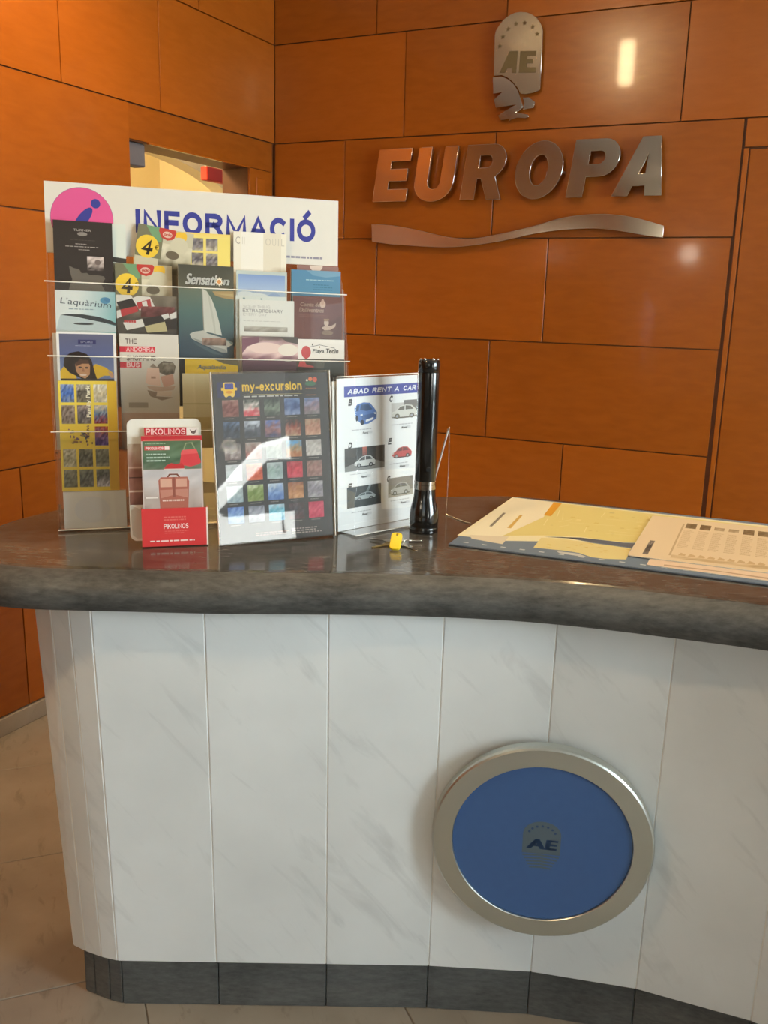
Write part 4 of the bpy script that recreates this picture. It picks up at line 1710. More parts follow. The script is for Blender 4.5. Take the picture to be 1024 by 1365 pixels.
def a_maroon(p):
    Y = p.Y
    p.rect(0, 0, 1, 1, (126, 78, 70))
    C_ = (226, 196, 176)
    p.text('Comte de', .14, Y(.0205), .54, Y(.0125), C_, .03, .15)
    p.text('Dalliventres', .12, Y(.0320), .62, Y(.0230), C_, .03, .15)
    p.ell(.60, Y(.0155), .06, .007 / p.h, C_)
    p.ell(.60, Y(.011), .03, .006 / p.h, (214, 176, 156))
    p.lines(.12, .75, Y(.042), Y(.036), 2, (150, 104, 94), 4)
    p.poly([(.55, 0), (1, 0), (1, Y(.035)), (.86, Y(.045)), (.70, Y(.05)), (.56, Y(.06))], (112, 68, 60))
    p.ell(.68, Y(.052), .05, .007 / p.h, (226, 200, 180))
    p.poly([(.58, Y(.062)), (.66, Y(.058)), (.78, Y(.058)), (.88, Y(.052)), (.86, Y(.060)), (.76, Y(.066)), (.64, Y(.067))], (216, 186, 164))
    p.ell(.70, Y(.072), .12, .005 / p.h, (150, 120, 96))
    p.poly([(.62, Y(.044)), (.74, Y(.044)), (.72, Y(.049)), (.64, Y(.049))], (176, 140, 110))


leaflet(a_maroon, 0.4635, 0.5650, .235, .222, -.0500, 'maroon leaflet with cream lettering and a small figure', t=.004)


def a_climber(p):
    Y = p.Y
    p.rect(0, 0, 1, 1, (244, 240, 234))
    p.grad(.045, Y(.086), .955, Y(.003), (120, 140, 190), (104, 104, 128))
    p.grad(.045, Y(.045), .955, Y(.003), (96, 104, 146), (104, 104, 128))
    p.rect(.36, Y(.021), .66, Y(.0135), (62, 60, 106))
    p.text('SPORT', .40, Y(.0195), .62, Y(.0155), (196, 196, 214), .02)
    p.lines(.31, .70, Y(.0255), Y(.024), 1, (190, 190, 206), 2)
    YE = (236, 190, 40)
    p.poly([(.045, Y(.086)), (.045, Y(.072)), (.12, Y(.062)), (.24, Y(.060)), (.32, Y(.086))], YE)
    p.poly([(.50, Y(.086)), (.56, Y(.068)), (.64, Y(.058)), (.80, Y(.064)), (.93, Y(.074)), (.93, Y(.080)), (.78, Y(.080)), (.68, Y(.086))], YE)
    p.poly([(.85, Y(.072)), (.945, Y(.076)), (.945, Y(.084)), (.90, Y(.084))], (214, 160, 120))
    p.poly([(.10, Y(.062)), (.12, Y(.048)), (.22, Y(.038)), (.36, Y(.035)), (.50, Y(.040)), (.58, Y(.052)), (.62, Y(.072)), (.66, Y(.086)), (.40, Y(.086)), (.20, Y(.075))], (48, 34, 28))
    p.poly([(.30, Y(.058)), (.38, Y(.051)), (.50, Y(.051)), (.55, Y(.062)), (.54, Y(.078)), (.46, Y(.086)), (.38, Y(.082)), (.31, Y(.072))], (206, 150, 106))
    p.poly([(.30, Y(.058)), (.38, Y(.050)), (.52, Y(.051)), (.54, Y(.058)), (.42, Y(.058)), (.32, Y(.063))], (96, 62, 44))
    p.ell(.38, Y(.065), .03, .0018 / p.h, (60, 40, 32), 10)
    p.ell(.49, Y(.0655), .03, .0018 / p.h, (60, 40, 32), 10)
    p.poly([(.43, Y(.064)), (.46, Y(.073)), (.41, Y(.073))], (176, 118, 82))
    p.ell(.43, Y(.079), .06, .0018 / p.h, (236, 214, 196), 12)
    p.rect(.045, 0, .955, Y(.086), (70, 60, 56))


def a_plainpage(p):
    p.rect(0, 0, 1, 1, (240, 234, 224))


leaflet(a_plainpage, .0035, .106, .153, .219, -.0360, 'plain white page edge behind the leaflet with the climber')
leaflet(a_climber, .0105, .117, .153, .221, -.0280, 'leaflet with a white border and a dark haired climber in yellow', t=.004)


def a_bus(p):
    Y = p.Y
    p.grad(0, 0, 1, 1, (196, 186, 168), (222, 214, 200))
    D, R_ = (110, 92, 84), (222, 66, 76)
    p.sans('THE', .10, Y(.0185), .29, Y(.0090), D, .20, 0, .12)
    p.rect(.0, Y(.0345), .09, Y(.0235), (206, 56, 70))
    p.rect(.09, Y(.0345), .60, Y(.0235), R_)
    p.sans('ANDORRA', .11, Y(.0335), .58, Y(.0245), (240, 206, 200), .20, 0, .12)
    p.sans('SHOPPING', .11, Y(.0505), .61, Y(.0405), D, .20, 0, .12)
    p.rect(.0, Y(.064), .09, Y(.0530), (206, 56, 70))
    p.rect(.09, Y(.064), .36, Y(.0530), R_)
    p.sans('BUS', .11, Y(.063), .33, Y(.054), (240, 206, 200), .20, 0, .12)
    p.poly([(.50, Y(.062)), (.56, Y(.055)), (.62, Y(.062)), (.68, Y(.055)), (.66, Y(.066))], (150, 132, 114))
    p.poly([(.64, Y(.058)), (.74, Y(.050)), (.90, Y(.053)), (.95, Y(.060)), (.92, Y(.074)), (.78, Y(.078)), (.66, Y(.072))], (116, 104, 88))
    p.photo(.72, Y(.074), .92, Y(.054), [(90, 80, 68), (150, 138, 118)], 5, 4, 3, 26)
    p.poly([(.42, Y(.092)), (.46, Y(.064)), (.66, Y(.064)), (.68, Y(.098)), (.48, Y(.096))], (230, 194, 172))
    p.poly([(.52, Y(.084)), (.60, Y(.084)), (.60, Y(.080)), (.52, Y(.080))], (170, 132, 112))
    p.poly([(.68, Y(.080)), (.90, Y(.075)), (.92, Y(.094)), (.74, Y(.102))], (206, 158, 136))
    p.poly([(.44, Y(.098)), (.70, Y(.100)), (.94, Y(.098)), (.90, Y(.106)), (.60, Y(.109)), (.48, Y(.104))], (196, 168, 146))
    p.poly([(.62, Y(.108)), (.88, Y(.108)), (.86, Y(.118)), (.60, Y(.117))], (216, 194, 172))
    p.poly([(.45, Y(.106)), (.62, Y(.110)), (.60, Y(.118)), (.90, Y(.120)), (.70, Y(.126)), (.50, Y(.118))], (150, 132, 114))
    p.rect(.13, Y(.140), .46, Y(.130), (164, 154, 138))
    p.rect(.0, 0, 1, Y(.150), (190, 160, 140))


leaflet(a_bus, .1235, .233, .153, .220, -.0280, 'beige leaflet for THE ANDORRA SHOPPING BUS with paper bags', t=.004)


def a_aqua(p):
    Y = p.Y
    p.rect(0, 0, 1, 1, (232, 194, 56))
    p.poly([(.52, Y(.001)), (1, Y(.001)), (1, Y(.014)), (.72, Y(.010))], (112, 106, 84))
    p.text('Aqualàndia', .22, Y(.024), .76, Y(.013), (120, 140, 170), .02, .25)


leaflet(a_aqua, .246, .349, .153, .176, -.0330, 'yellow water park leaflet under the sailing leaflet', t=.003)


def a_card(p):
    p.grad(0, 0, 1, 1, (226, 208, 160), (238, 224, 180))
    p.rect(0, p.Y(.060), 1, p.Y(.0575), (206, 190, 140))
    p.rect(0, 0, 1, p.Y(.085), (214, 190, 130))


leaflet(a_card, .240, .352, .153, .146, -.0270, 'plain cream card in front of the yellow water park leaflet')


def a_sunset(p):
    Y = p.Y
    p.rect(0, 0, 1, 1, (96, 74, 78))
    p.grad(0, Y(.03), 1, 1, (226, 190, 182), (120, 92, 96))
    p.photo(.0, Y(.046), 1, Y(.0), [(128, 92, 100), (226, 190, 184), (240, 222, 206), (196, 160, 160), (112, 98, 92)], 8, 8, 12, 12)
    p.poly([(0, Y(.005)), (.30, Y(.001)), (.30, Y(.012)), (.10, Y(.02)), (0, Y(.034))], (136, 98, 108))
    p.ell(.42, Y(.023), .30, .011 / p.h, (240, 212, 200))
    p.ell(.82, Y(.026), .18, .012 / p.h, (240, 230, 214))
    p.poly([(.66, 1), (1, 1), (1, Y(.014)), (.8, Y(.010))], (104, 98, 92))
    p.grad(0, Y(.075), 1, Y(.044), (70, 58, 62), (128, 92, 104))
    p.ell(.15, Y(.045), .05, .0015 / p.h, (226, 214, 206))
    p.ell(.82, Y(.047), .07, .0015 / p.h, (214, 206, 200))


leaflet(a_sunset, .357, .469, .153, .220, -.0300, 'leaflet with a pink and white evening sky photo', t=.004)


def a_playa(p):
    Y = p.Y
    p.rect(0, 0, 1, 1, (242, 236, 226))
    D = (64, 60, 58)
    p.ell(.20, Y(.026), .10, .0125 / p.h, (206, 92, 92))
    p.poly([(.17, Y(.038)), (.23, Y(.038)), (.21, Y(.042)), (.19, Y(.042))], (206, 92, 92))
    for a, b in (((.28, .0150), (.48, .0105)), ((.48, .0105), (.80, .0165))):
        p.poly([(a[0], Y(a[1])), (b[0], Y(b[1])), (b[0], Y(b[1] + .0009)), (a[0], Y(a[1] + .0009))], D)
    p.rect(.32, Y(.0125), .335, Y(.0085), D)
    p.rect(.47, Y(.017), .49, Y(.0135), (150, 120, 60))
    p.text('Playa', .33, Y(.0285), .57, Y(.0195), D, .02, .15)
    p.text('Tedin', .60, Y(.0275), .87, Y(.0180), D, .02, .15)
    p.rect(0, 0, 1, Y(.0395), (92, 84, 72))
    p.poly([(.55, Y(.062)), (.60, Y(.045)), (.75, Y(.0395)), (1, Y(.0395)), (1, Y(.062))], (54, 50, 48))
    p.poly([(.03, Y(.055)), (.08, Y(.042)), (.16, Y(.042)), (.20, Y(.050)), (.36, Y(.054)), (.36, Y(.0565))], (216, 96, 96))
    p.rect(0, 0, 1, Y(.0565), (50, 46, 44))


leaflet(a_playa, 0.4660, 0.5650, .153, .216, -.0300, 'white leaflet with a red balloon and a drawn roof', t=.004)


def a_family(p):
    Y = p.Y
    YB = (246, 218, 84)
    p.rect(0, 0, 1, 1, YB)
    p.grad(.84, 0, 1, 1, (222, 176, 60), (238, 196, 60))
    xs = [(.04, .27), (.31, .55), (.60, .83)]
    pal = [[(120, 130, 150), (70, 110, 190), (150, 160, 190)], [(120, 110, 90), (90, 84, 74), (190, 180, 160)], [(214, 206, 190), (206, 190, 150), (226, 222, 206)],
           [(150, 136, 120), (120, 104, 96), (176, 160, 140)], [(140, 130, 120), (96, 90, 92), (170, 150, 140)], [(160, 60, 66), (90, 130, 170), (206, 190, 170)],
           None, None, [(90, 70, 150), (130, 96, 150), (196, 96, 60)],
           [(200, 196, 170), (150, 146, 120), (206, 200, 180)], [(120, 116, 104), (86, 90, 84), (140, 140, 120)], [(150, 150, 130), (96, 100, 90), (150, 156, 140)],
           [(130, 130, 110), (110, 112, 100), (150, 150, 130)], [(120, 120, 110), (84, 90, 90), (130, 136, 120)], [(206, 206, 220), (110, 112, 120), (120, 130, 120)]]
    rows = [(.005, .031), (.035, .062), (.066, .094), (.099, .125), (.129, .155)]
    for r, (a, b) in enumerate(rows):
        d = .207 / .160
        for c_, (x0, x1) in enumerate(xs):
            q = pal[r * 3 + c_]
            if q:
                p.photo(x0, Y(b * d), x1, Y(a * d), q, 8, 8, 40 + r * 3 + c_, 40)
    R = random.Random(5)
    for i in range(24):
        p.ell(.35 + R.gauss(0, .11), Y(.103 + R.gauss(0, .007)), R.uniform(.01, .04), R.uniform(.001, .003) / p.h, R.choice([(120, 90, 130), (90, 80, 90), (160, 130, 90), (150, 110, 120), (110, 130, 110)]), 8)
    V, F = glyphs('Family Park', .03)
    ax, bx = min(v[0] for v in V), max(v[0] for v in V)
    ay, by = min(v[1] for v in V), max(v[1] for v in V)
    p._add([(.56 - (v[1] - ay) / (by - ay) * .09 + 0.0, Y(.068 - (v[0] - ax) / (bx - ax) * .06)) for v in V], F, (246, 240, 214))
    p._add([(.52 - (v[1] - ay) / (by - ay) * .06 + 0.0, Y(.108 - (v[0] - ax) / (bx - ax) * .025)) for v in V], F, (110, 84, 110))


leaflet(a_family, .0105, .115, .076, .208, -.0110, 'yellow family park leaflet with many small photos', t=.005)


def a_insert(p):
    p.rect(0, 0, 1, 1, (236, 233, 228))
    p.ell(.45, .5, .28, .36, (228, 228, 230))
    p.poly([(.78, 0), (.84, 0), (.80, 1), (.72, 1)], (240, 238, 232))


leaflet(a_insert, .0115, .126, .0045, .0705, -.0070, 'blank whitish folded card under the yellow family park leaflet', t=.010, kind='folded_card', group='leaflets in the brochure rack')

# ------------------------------------------------------------------ small card stand in front of the rack
PKO = Vector((-.432, 1.601, .9022))
PKM = frame(PKO, 15, 4)


def rrect_pts(x0, y0, x1, y1, r, n=6):
    P = []
    for cx, cy, a in ((x1 - r, y0 + r, -90), (x1 - r, y1 - r, 0), (x0 + r, y1 - r, 90), (x0 + r, y0 + r, 180)):
        P += [(cx + r * cos(radians(a + 90 * i / n)), cy + r * sin(radians(a + 90 * i / n))) for i in range(n + 1)]
    return P


stand = empty('leaflet_stand', PKM)
tag(stand, 'small red and cream cardboard leaflet stand with rounded back', 'leaflet stand')
me = loops_mesh([rrect_pts(-.020, .008, .110, .228, .012)], .0016)
bc = link('back_card', me, PAPER, stand, Matrix.Translation((0, 0, -.0205)))
p_ = Print(.130, .220)
p_.poly([((x + .020) / .13, (y - .008) / .22) for x, y in rrect_pts(-.0195, .0085, .1095, .2275, .0115)], (244, 238, 224))
lea = [(150, 112, 96), (176, 132, 112), (160, 118, 100), (206, 180, 160)]
p_.photo(0.005, .30, .2, .80, [(120, 78, 64), (168, 112, 94), (150, 98, 80), (190, 150, 130), (206, 190, 170)], 4, 9, 6, 10)
p_.rect(.005, .52, .2, .53, (96, 60, 50))
p_.rect(.005, .60, .2, .615, (216, 176, 156))
p_.rect(.005, .405, .2, .42, (226, 196, 176))
p_.poly([(.005, .30), (.2, .25), (.2, .02), (.09, .02), (.03, .05)], (214, 206, 190))
p_.build('printing', bc, INK, Matrix.Translation((-.020, .008, .0009)))
bm = bmesh.new()
box(bm, 0, .117, 0, .069, -.0008, 0)
box(bm, 0, .117, 0, .0008, -.0195, -.0008)
box(bm, .1162, .117, .0008, .069, -.0195, -.0008)
box(bm, 0, .0008, .0008, .069, -.0195, -.0008)
fp = bm_obj('front_pocket', bm, plain('red_card', (226, 62, 62), .45), stand)
RED = (226, 62, 62)
p_ = Print(.117, .069)
p_.rect(0, 0, 1, 1, RED)
p_.rect(.975, 0, 1, 1, (244, 230, 220))
p_.lines(.33, .69, .66, .80, 2, (236, 120, 110), 3)
p_.sans('PIKOLINOS', .33, .46, .70, .59, (250, 236, 230), .17, 0, .12)
p_.lines(.34, .70, .32, .42, 2, (234, 106, 98), 5)
p_.lines(.12, .90, .115, .165, 1, (248, 226, 216), 9, .7)
p_.build('printing', fp, INK)
bm = bmesh.new()
box(bm, .02, .07, .004, .14, -.0222, -.0214)
box(bm, .044, .046, .0065, .10, -.062, -.0222)
bm_obj('easel_foot', bm, PAPER, stand)


def pk_leaflet(x0, x1, y0, h, n, art, label, t):
    w = x1 - x0
    m = PKM @ Matrix.Translation(((x0 + x1) / 2, y0, n))
    bm = bmesh.new()
    box(bm, -w / 2, w / 2, 0, h, -t, 0)
    o = bm_obj('leaflet', bm, PAPER, None, m)
    tag(o, label, 'leaflet', 'leaflets in the small card stand')
    p = Print(w, h)
    p.X = lambda x: x / w
    p.Y = lambda d: 1 - d / h
    art(p)
    p.build('printing', o, INK, Matrix.Translation((-w / 2, 0, 0)))


def a_pk_back(p):
    Y = p.Y
    p.rect(0, 0, 1, 1, (240, 226, 216))
    p.rect(.0, Y(.03), .78, 1, (206, 52, 62))
    p.sans('PIKOLINOS', .03, Y(.0125), .76, Y(.0018), (246, 214, 208), .17, 0, .12)
    p.poly([(.84, Y(.003)), (.90, Y(.008)), (.98, Y(.003)), (.95, Y(.010)), (.92, Y(.012)), (.87, Y(.010))], (110, 90, 84))
    p.disc(.91, Y(.009), .028, (110, 90, 84), 12)


def a_pk_front(p):
    Y = p.Y
    p.rect(0, 0, 1, 1, (216, 196, 188))
    p.rect(0, Y(.009), 1, 1, (206, 48, 56))
    p.rect(.03, Y(.009), .97, Y(.0065), (232, 110, 100))
    p.photo(.02, Y(.060), .98, Y(.009), [(120, 130, 108), (84, 110, 84), (104, 128, 96), (96, 116, 84)], 8, 8, 3, 16)
    p.lines(.06, .42, Y(.0155), Y(.0115), 1, (160, 186, 150), 4)
    p.rect(.05, Y(.0255), .46, Y(.0185), (222, 70, 72))
    p.sans('PIKOLINOS', .07, Y(.0245), .36, Y(.0195), (248, 232, 226), .22, 0, .10)
    p.rect(.38, Y(.0250), .455, Y(.0190), (248, 232, 226))
    p.lines(.08, .46, Y(.047), Y(.030), 3, (190, 206, 190), 5)
    # red handbag
    p.poly([(.62, Y(.052)), (.66, Y(.026)), (.90, Y(.024)), (.98, Y(.048)), (.94, Y(.052)), (.80, Y(.056))], (226, 72, 76))
    p.poly([(.66, Y(.026)), (.90, Y(.024)), (.93, Y(.032)), (.64, Y(.034))], (238, 98, 98))
    p.poly([(.68, Y(.026)), (.72, Y(.013)), (.84, Y(.012)), (.89, Y(.024)), (.87, Y(.024)), (.82, Y(.0140)), (.74, Y(.0145)), (.70, Y(.026))], (150, 160, 120))
    # shoe
    p.poly([(.36, Y(.059)), (.40, Y(.053)), (.48, Y(.049)), (.56, Y(.051)), (.66, Y(.049)), (.70, Y(.056)), (.68, Y(.060))], (206, 58, 58))
    p.rect(.36, Y(.0615), .70, Y(.0590), (226, 206, 196))
    # lower picture: leather bag
    p.photo(.02, Y(.140), .98, Y(.0615), [(176, 160, 150), (196, 178, 168), (214, 204, 200), (206, 200, 200)], 7, 8, 9, 10)
    p.poly([(.28, Y(.140)), (.26, Y(.080)), (.30, Y(.074)), (.74, Y(.074)), (.77, Y(.082)), (.74, Y(.140))], (186, 110, 92))
    p.poly([(.29, Y(.092)), (.29, Y(.077)), (.48, Y(.077)), (.48, Y(.092))], (226, 176, 152))
    p.poly([(.55, Y(.092)), (.55, Y(.077)), (.73, Y(.077)), (.73, Y(.092))], (222, 168, 146))
    p.poly([(.28, Y(.097)), (.75, Y(.096)), (.74, Y(.112)), (.52, Y(.106)), (.30, Y(.112))], (206, 142, 122))
    p.poly([(.40, Y(.074)), (.44, Y(.068)), (.58, Y(.068)), (.62, Y(.074)), (.59, Y(.074)), (.56, Y(.0705)), (.46, Y(.0705)), (.43, Y(.074))], (130, 76, 60))
    p.rect(.49, Y(.110), .535, Y(.074), (160, 92, 76))
    p.lines(.32, .70, Y(.118), Y(.1145), 1, (236, 206, 190), 8, .9)
    p.rect(.05, Y(.112), .25, Y(.109), (240, 230, 220))


pk_leaflet(.010, .104, .002, .211, -.0115, a_pk_back, 'rear leaflet with white PIKOLINOS on red in the small card stand', .003)
pk_leaflet(.004, .110, .002, .197, -.0035, a_pk_front, 'front leaflet with a red handbag and a leather bag in the small card stand', .004)

# ------------------------------------------------------------------ dark excursion poster in an acrylic holder
EXO = Vector((-.295, 1.629, .9012))
EXM = frame(EXO, 23, 7, .010)
EW, EH = .217, .309
hold = empty('poster_holder', EXM)
tag(hold, 'leaning clear acrylic holder with the dark my-excursion poster in it', 'poster holder')
bm = bmesh.new()
box(bm, -.003, EW + .003, 0, EH + .004, .0010, .0030, .0006)
bm_obj('front_panel', bm, ACRYL, hold)
bm = bmesh.new()
box(bm, -.003, EW + .003, 0, EH + .004, -.0060, -.0040, .0006)
bm_obj('back_panel', bm, ACRYL, hold)
bm = bmesh.new()
box(bm, -.003, EW + .003, -.0004, .0016, -.0040, .0010)
bm_obj('bottom_fold', bm, ACRYL, hold)
for x in (-.0042, EW + .003):
    bm = bmesh.new()
    box(bm, x, x + .0012, 0, EH + .004, -.006, .003)
    bm_obj('panel_edge', bm, ACRYL_EDGE, hold)['label'] = 'pale polished edge'
bm = bmesh.new()
zt = Vector((EXM[0][2], EXM[1][2], EXM[2][2]))
fm = EXM.inverted()
bk = Vector((-EXM[0][2], -EXM[1][2], 0)).normalized()
a = [EXO + Vector((EXM[0][0], EXM[1][0], EXM[2][0])) * x for x in (.03, EW - .03)]
q = [a[0] + bk * .010, a[1] + bk * .010, a[1] + bk * .095, a[0] + bk * .095]
lo_ = [bm.verts.new(fm @ Vector((v.x, v.y, .9004))) for v in q]
hi_ = [bm.verts.new(fm @ Vector((v.x, v.y, .9024))) for v in q]
bm.faces.new(lo_[::-1])
bm.faces.new(hi_)
for i in range(4):
    bm.faces.new((lo_[i], lo_[(i + 1) % 4], hi_[(i + 1) % 4], hi_[i]))
bm_obj('foot', bm, ACRYL, hold)
bm = bmesh.new()
box(bm, 0, EW, .002, EH, -.0030, -.0006)
post = bm_obj('excursion_poster', bm, plain('dark_card', (52, 48, 46), .4), None, EXM)
tag(post, 'dark my-excursion poster with yellow heading and rows of small photos', 'poster')
p_ = Print(EW, EH, z=-.0005)
p_.rect(0, .006, 1, 1, (60, 55, 52))
p_.rect(.035, .865, .225, .955, (52, 50, 84))
YL = (244, 196, 50)
p_.rrect(.085, .895, .185, .952, .014, YL)
p_.rrect(.098, .912, .172, .946, .008, (62, 66, 150))
p_.rrect(.068, .905, .084, .922, .006, YL)
p_.rrect(.186, .905, .202, .922, .006, YL)
p_.rrect(.088, .874, .182, .905, .012, YL)
p_.ell(.135, .896, .03, .008, (226, 150, 40))
p_.disc(.108, .878, .016, (240, 200, 90), 14)
p_.disc(.162, .878, .016, (240, 200, 90), 14)
p_.sans('my-excursion', .245, .899, .765, .950, YL, .19, 0, .12)
p_.rect(.255, .876, .765, .8785, (190, 170, 110))
p_.lines(.255, .765, .862, .872, 1, (196, 190, 180), 3, .7)
p_.disc(.845, .962, .018, (226, 120, 70), 14)
p_.disc(.885, .958, .022, (214, 90, 60), 14)
p_.disc(.815, .955, .010, (226, 214, 190), 10)
p_.ell(.845, .935, .05, .014, (66, 110, 76))
p_.lines(.80, .92, .900, .912, 1, (150, 90, 60), 5, .6)
p_.lines(.80, .92, .862, .872, 1, (150, 90, 60), 6, .6)
pics = [[(140, 84, 70), (120, 60, 54), (176, 130, 116)], [(206, 60, 70), (226, 206, 196), (60, 70, 60)], [(60, 66, 56), (120, 130, 110), (44, 50, 44)], [(150, 160, 190), (60, 76, 120), (120, 140, 180)], [(120, 110, 110), (150, 120, 130), (110, 130, 170)],
        [(60, 66, 80), (44, 50, 60), (90, 110, 140)], [(60, 62, 70), (80, 84, 92), (206, 210, 220)], [(70, 66, 100), (150, 96, 90), (90, 110, 170)], [(190, 160, 130), (150, 70, 50), (56, 50, 46)], [(196, 150, 120), (176, 120, 96), (160, 130, 100)],
        [(110, 84, 80), (190, 176, 170), (70, 66, 60)], [(206, 120, 110), (150, 110, 100), (176, 160, 150)], [(110, 120, 110), (130, 140, 130), (150, 150, 140)], [(190, 120, 80), (176, 140, 96), (96, 160, 206)], [(190, 180, 170), (206, 196, 190), (170, 160, 150)],
        [(190, 196, 196), (206, 210, 210), (200, 200, 200)], [(226, 110, 60), (206, 80, 50), (230, 150, 100)], [(190, 200, 200), (140, 160, 150), (196, 200, 200)], [(196, 60, 76), (206, 50, 66), (170, 50, 60)], [(150, 110, 100), (170, 120, 110), (140, 110, 96)],
        [(150, 170, 180), (190, 200, 200), (170, 180, 180)], [(150, 160, 90), (120, 140, 60), (200, 206, 160)], [(80, 110, 170), (120, 150, 200), (200, 210, 220)], [(206, 150, 100), (190, 130, 80), (150, 90, 60)], [(170, 160, 160), (130, 120, 130), (180, 170, 170)],
        [(120, 150, 200), (150, 180, 220), (90, 120, 190)], [(150, 150, 160), (190, 190, 200), (120, 120, 130)], [(60, 150, 190), (110, 190, 210), (190, 210, 220)], [(110, 70, 70), (60, 56, 60), (84, 60, 60)], [(206, 40, 80), (220, 90, 110), (180, 30, 66)]]
for r in range(6):
    for c_ in range(5):
        x = .070 + c_ * .178
        y = .752 - r * .126
        p_.photo(x, y, x + .138, y + .098, pics[r * 5 + c_], 7, 7, 100 + r * 5 + c_, 22)
        p_.lines(x + .02, x + .118, y - .016, y - .006, 1, (150, 140, 130), r * 5 + c_, .5)
p_.lines(.62, .93, .030, .070, 3, (170, 150, 140), 44, .6)
p_.lines(.30, .60, .035, .060, 2, (150, 120, 110), 45, .6)
p_.build('printing', post, INK)

# ------------------------------------------------------------------ car hire sheet in an upright acrylic holder
ABO = Vector((-.088, 1.7415, .9012))
ABM = frame(ABO, 42, 2)
AW, AH = .210, .297
hold2 = empty('sheet_holder', ABM)
tag(hold2, 'upright clear acrylic holder with a projecting foot behind the black flashlight', 'sheet holder')
bm = bmesh.new()
box(bm, -.002, AW + .002, 0, AH + .003, .0008, .0024, .0005)
bm_obj('front_panel', bm, ACRYL, hold2)
bm = bmesh.new()
box(bm, -.002, AW + .002, 0, AH + .003, -.0090, -.0074, .0005)
bm_obj('back_panel', bm, ACRYL, hold2)
bm = bmesh.new()
box(bm, .006, AW - .006, 0, .0016, -.0074, .046, .0005)
bm_obj('foot', bm, ACRYL, hold2)
for pts_ in ([(.006, .0012, .0465), (AW - .006, .0012, .0465)], [(-.001, AH + .0035, .0016), (AW + .001, AH + .0035, .0016)]):
    bm = bmesh.new()
    tube(bm, pts_, .0008, 8)
    bm_obj('panel_edge', bm, ACRYL_EDGE, hold2)['label'] = 'pale polished edge'
for k, (dx, dn, hh, lab) in enumerate(((-.0065, -.0052, AH - .005, 'rear white sheet showing as a strip behind the car hire sheet'), (0, -.0004, AH, 'white car hire sheet headed ABAD RENT A CAR with pictures of six cars'))):
    bm = bmesh.new()
    box(bm, dx, dx + AW, .0022, hh, dn - .0018, dn)
    sh = bm_obj('price_sheet', bm, PAPER, None, ABM)
    tag(sh, lab, 'sheet', 'sheets in the upright holder')
    if k == 0:
        continue
    p = Print(AW, AH, z=.0001)
    p.rect(.001, .008, .999, .999, (246, 244, 242))
    p.rect(.085, .880, 1.0, .948, (58, 70, 160))
    p.sans('ABAD RENT A', .125, .898, .755, .931, (246, 246, 250), .24, .25, .14)
    p.sans('CAR', .81, .899, .975, .933, (246, 246, 250), .24, .25, .14)
    for ch, x, d in (('B', .155, .155), ('C', .655, .150), ('D', .150, .435), ('E', .640, .435), ('F', .145, .705), ('G', .625, .690)):
        p.sans(ch, x - .024, 1 - d - .022, x + .020, 1 - d + .022, (50, 48, 50), .26, .2)

    def car(x0, y0, w_, h_, body, glass, dark, style):
        T = lambda pts: [(x0 + a * w_, y0 + b * h_) for a, b in pts]
        if style == 'front':      # three-quarter view of a small van
            p.poly(T([(.02, .55), (.0, .75), (.12, .92), (.40, 1.0), (.68, .96), (.86, .74), (1.0, .52), (.98, .22), (.62, .02), (.34, .0), (.16, .18), (.04, .40)]), body)
            p.poly(T([(.24, .66), (.30, .90), (.62, .90), (.80, .66), (.55, .60)]), glass)
            p.poly(T([(.06, .62), (.12, .88), (.22, .88), (.18, .62)]), glass)
            p.poly(T([(.30, .40), (.60, .44), (.92, .50), (.96, .30), (.62, .20), (.36, .22)]), tuple(int(v * .82) for v in body))
            p.poly(T([(.50, .10), (.84, .20), (.84, .30), (.50, .20)]), (246, 246, 246))
            p.ell(x0 + .10 * w_, y0 + .30 * h_, .06 * w_, .14 * h_, dark, 14)
            p.ell(x0 + .34 * w_, y0 + .10 * h_, .08 * w_, .12 * h_, dark, 14)
            p.poly(T([(.26, .46), (.36, .48), (.36, .40), (.27, .38)]), (226, 230, 236))
            p.poly(T([(.86, .52), (.97, .50), (.96, .42), (.88, .44)]), (226, 230, 236))
        else:
            p.ell(x0 + .5 * w_, y0 + .08 * h_, .48 * w_, .09 * h_, dark, 20)
            p.poly(T([(.0, .22), (.02, .48), (.16, .58), (.32, .90), (.55, 1.0), (.78, .94), (.94, .62), (1.0, .46), (.98, .16), (.80, .08), (.15, .10)]), body)
            p.poly(T([(.21, .60), (.35, .86), (.50, .92), (.50, .62)]), glass)
            p.poly(T([(.54, .62), (.54, .93), (.74, .88), (.85, .63)]), glass)
            for wx in (.22, .78):
                p.ell(x0 + wx * w_, y0 + .16 * h_, .10 * w_, .19 * h_, dark, 16)
                p.ell(x0 + wx * w_, y0 + .16 * h_, .055 * w_, .10 * h_, (170, 170, 170), 12)
            p.poly(T([(.01, .44), (.08, .50), (.10, .42), (.02, .36)]), (240, 240, 230))

    car(.205, .695, .275, .145, (90, 126, 188), (58, 84, 120), (40, 44, 60), 'front')
    p.rect(.66, .72, 1, .82, (206, 200, 194))
    p.rect(.82, .76, 1, .835, (126, 120, 116))
    car(.66, .715, .34, .09, (222, 218, 208), (110, 104, 96), (110, 100, 84), 'side')
    p.rect(.085, .395, .575, .548, (62, 60, 58))
    p.poly([(.085, .395), (.575, .395), (.575, .43), (.36, .475), (.085, .425)], (140, 138, 134))
    p._add([(.30, .48), (.36, .48), (.35, .548), (.30, .548)], [[0, 1, 2, 3]], [((90, 70, 64), (90, 70, 64), (206, 110, 90), (206, 110, 90))])
    car(.20, .415, .26, .075, (210, 208, 204), (70, 70, 70), (40, 38, 38), 'side')
    car(.67, .445, .26, .075, (202, 78, 76), (120, 60, 60), (70, 40, 40), 'side')
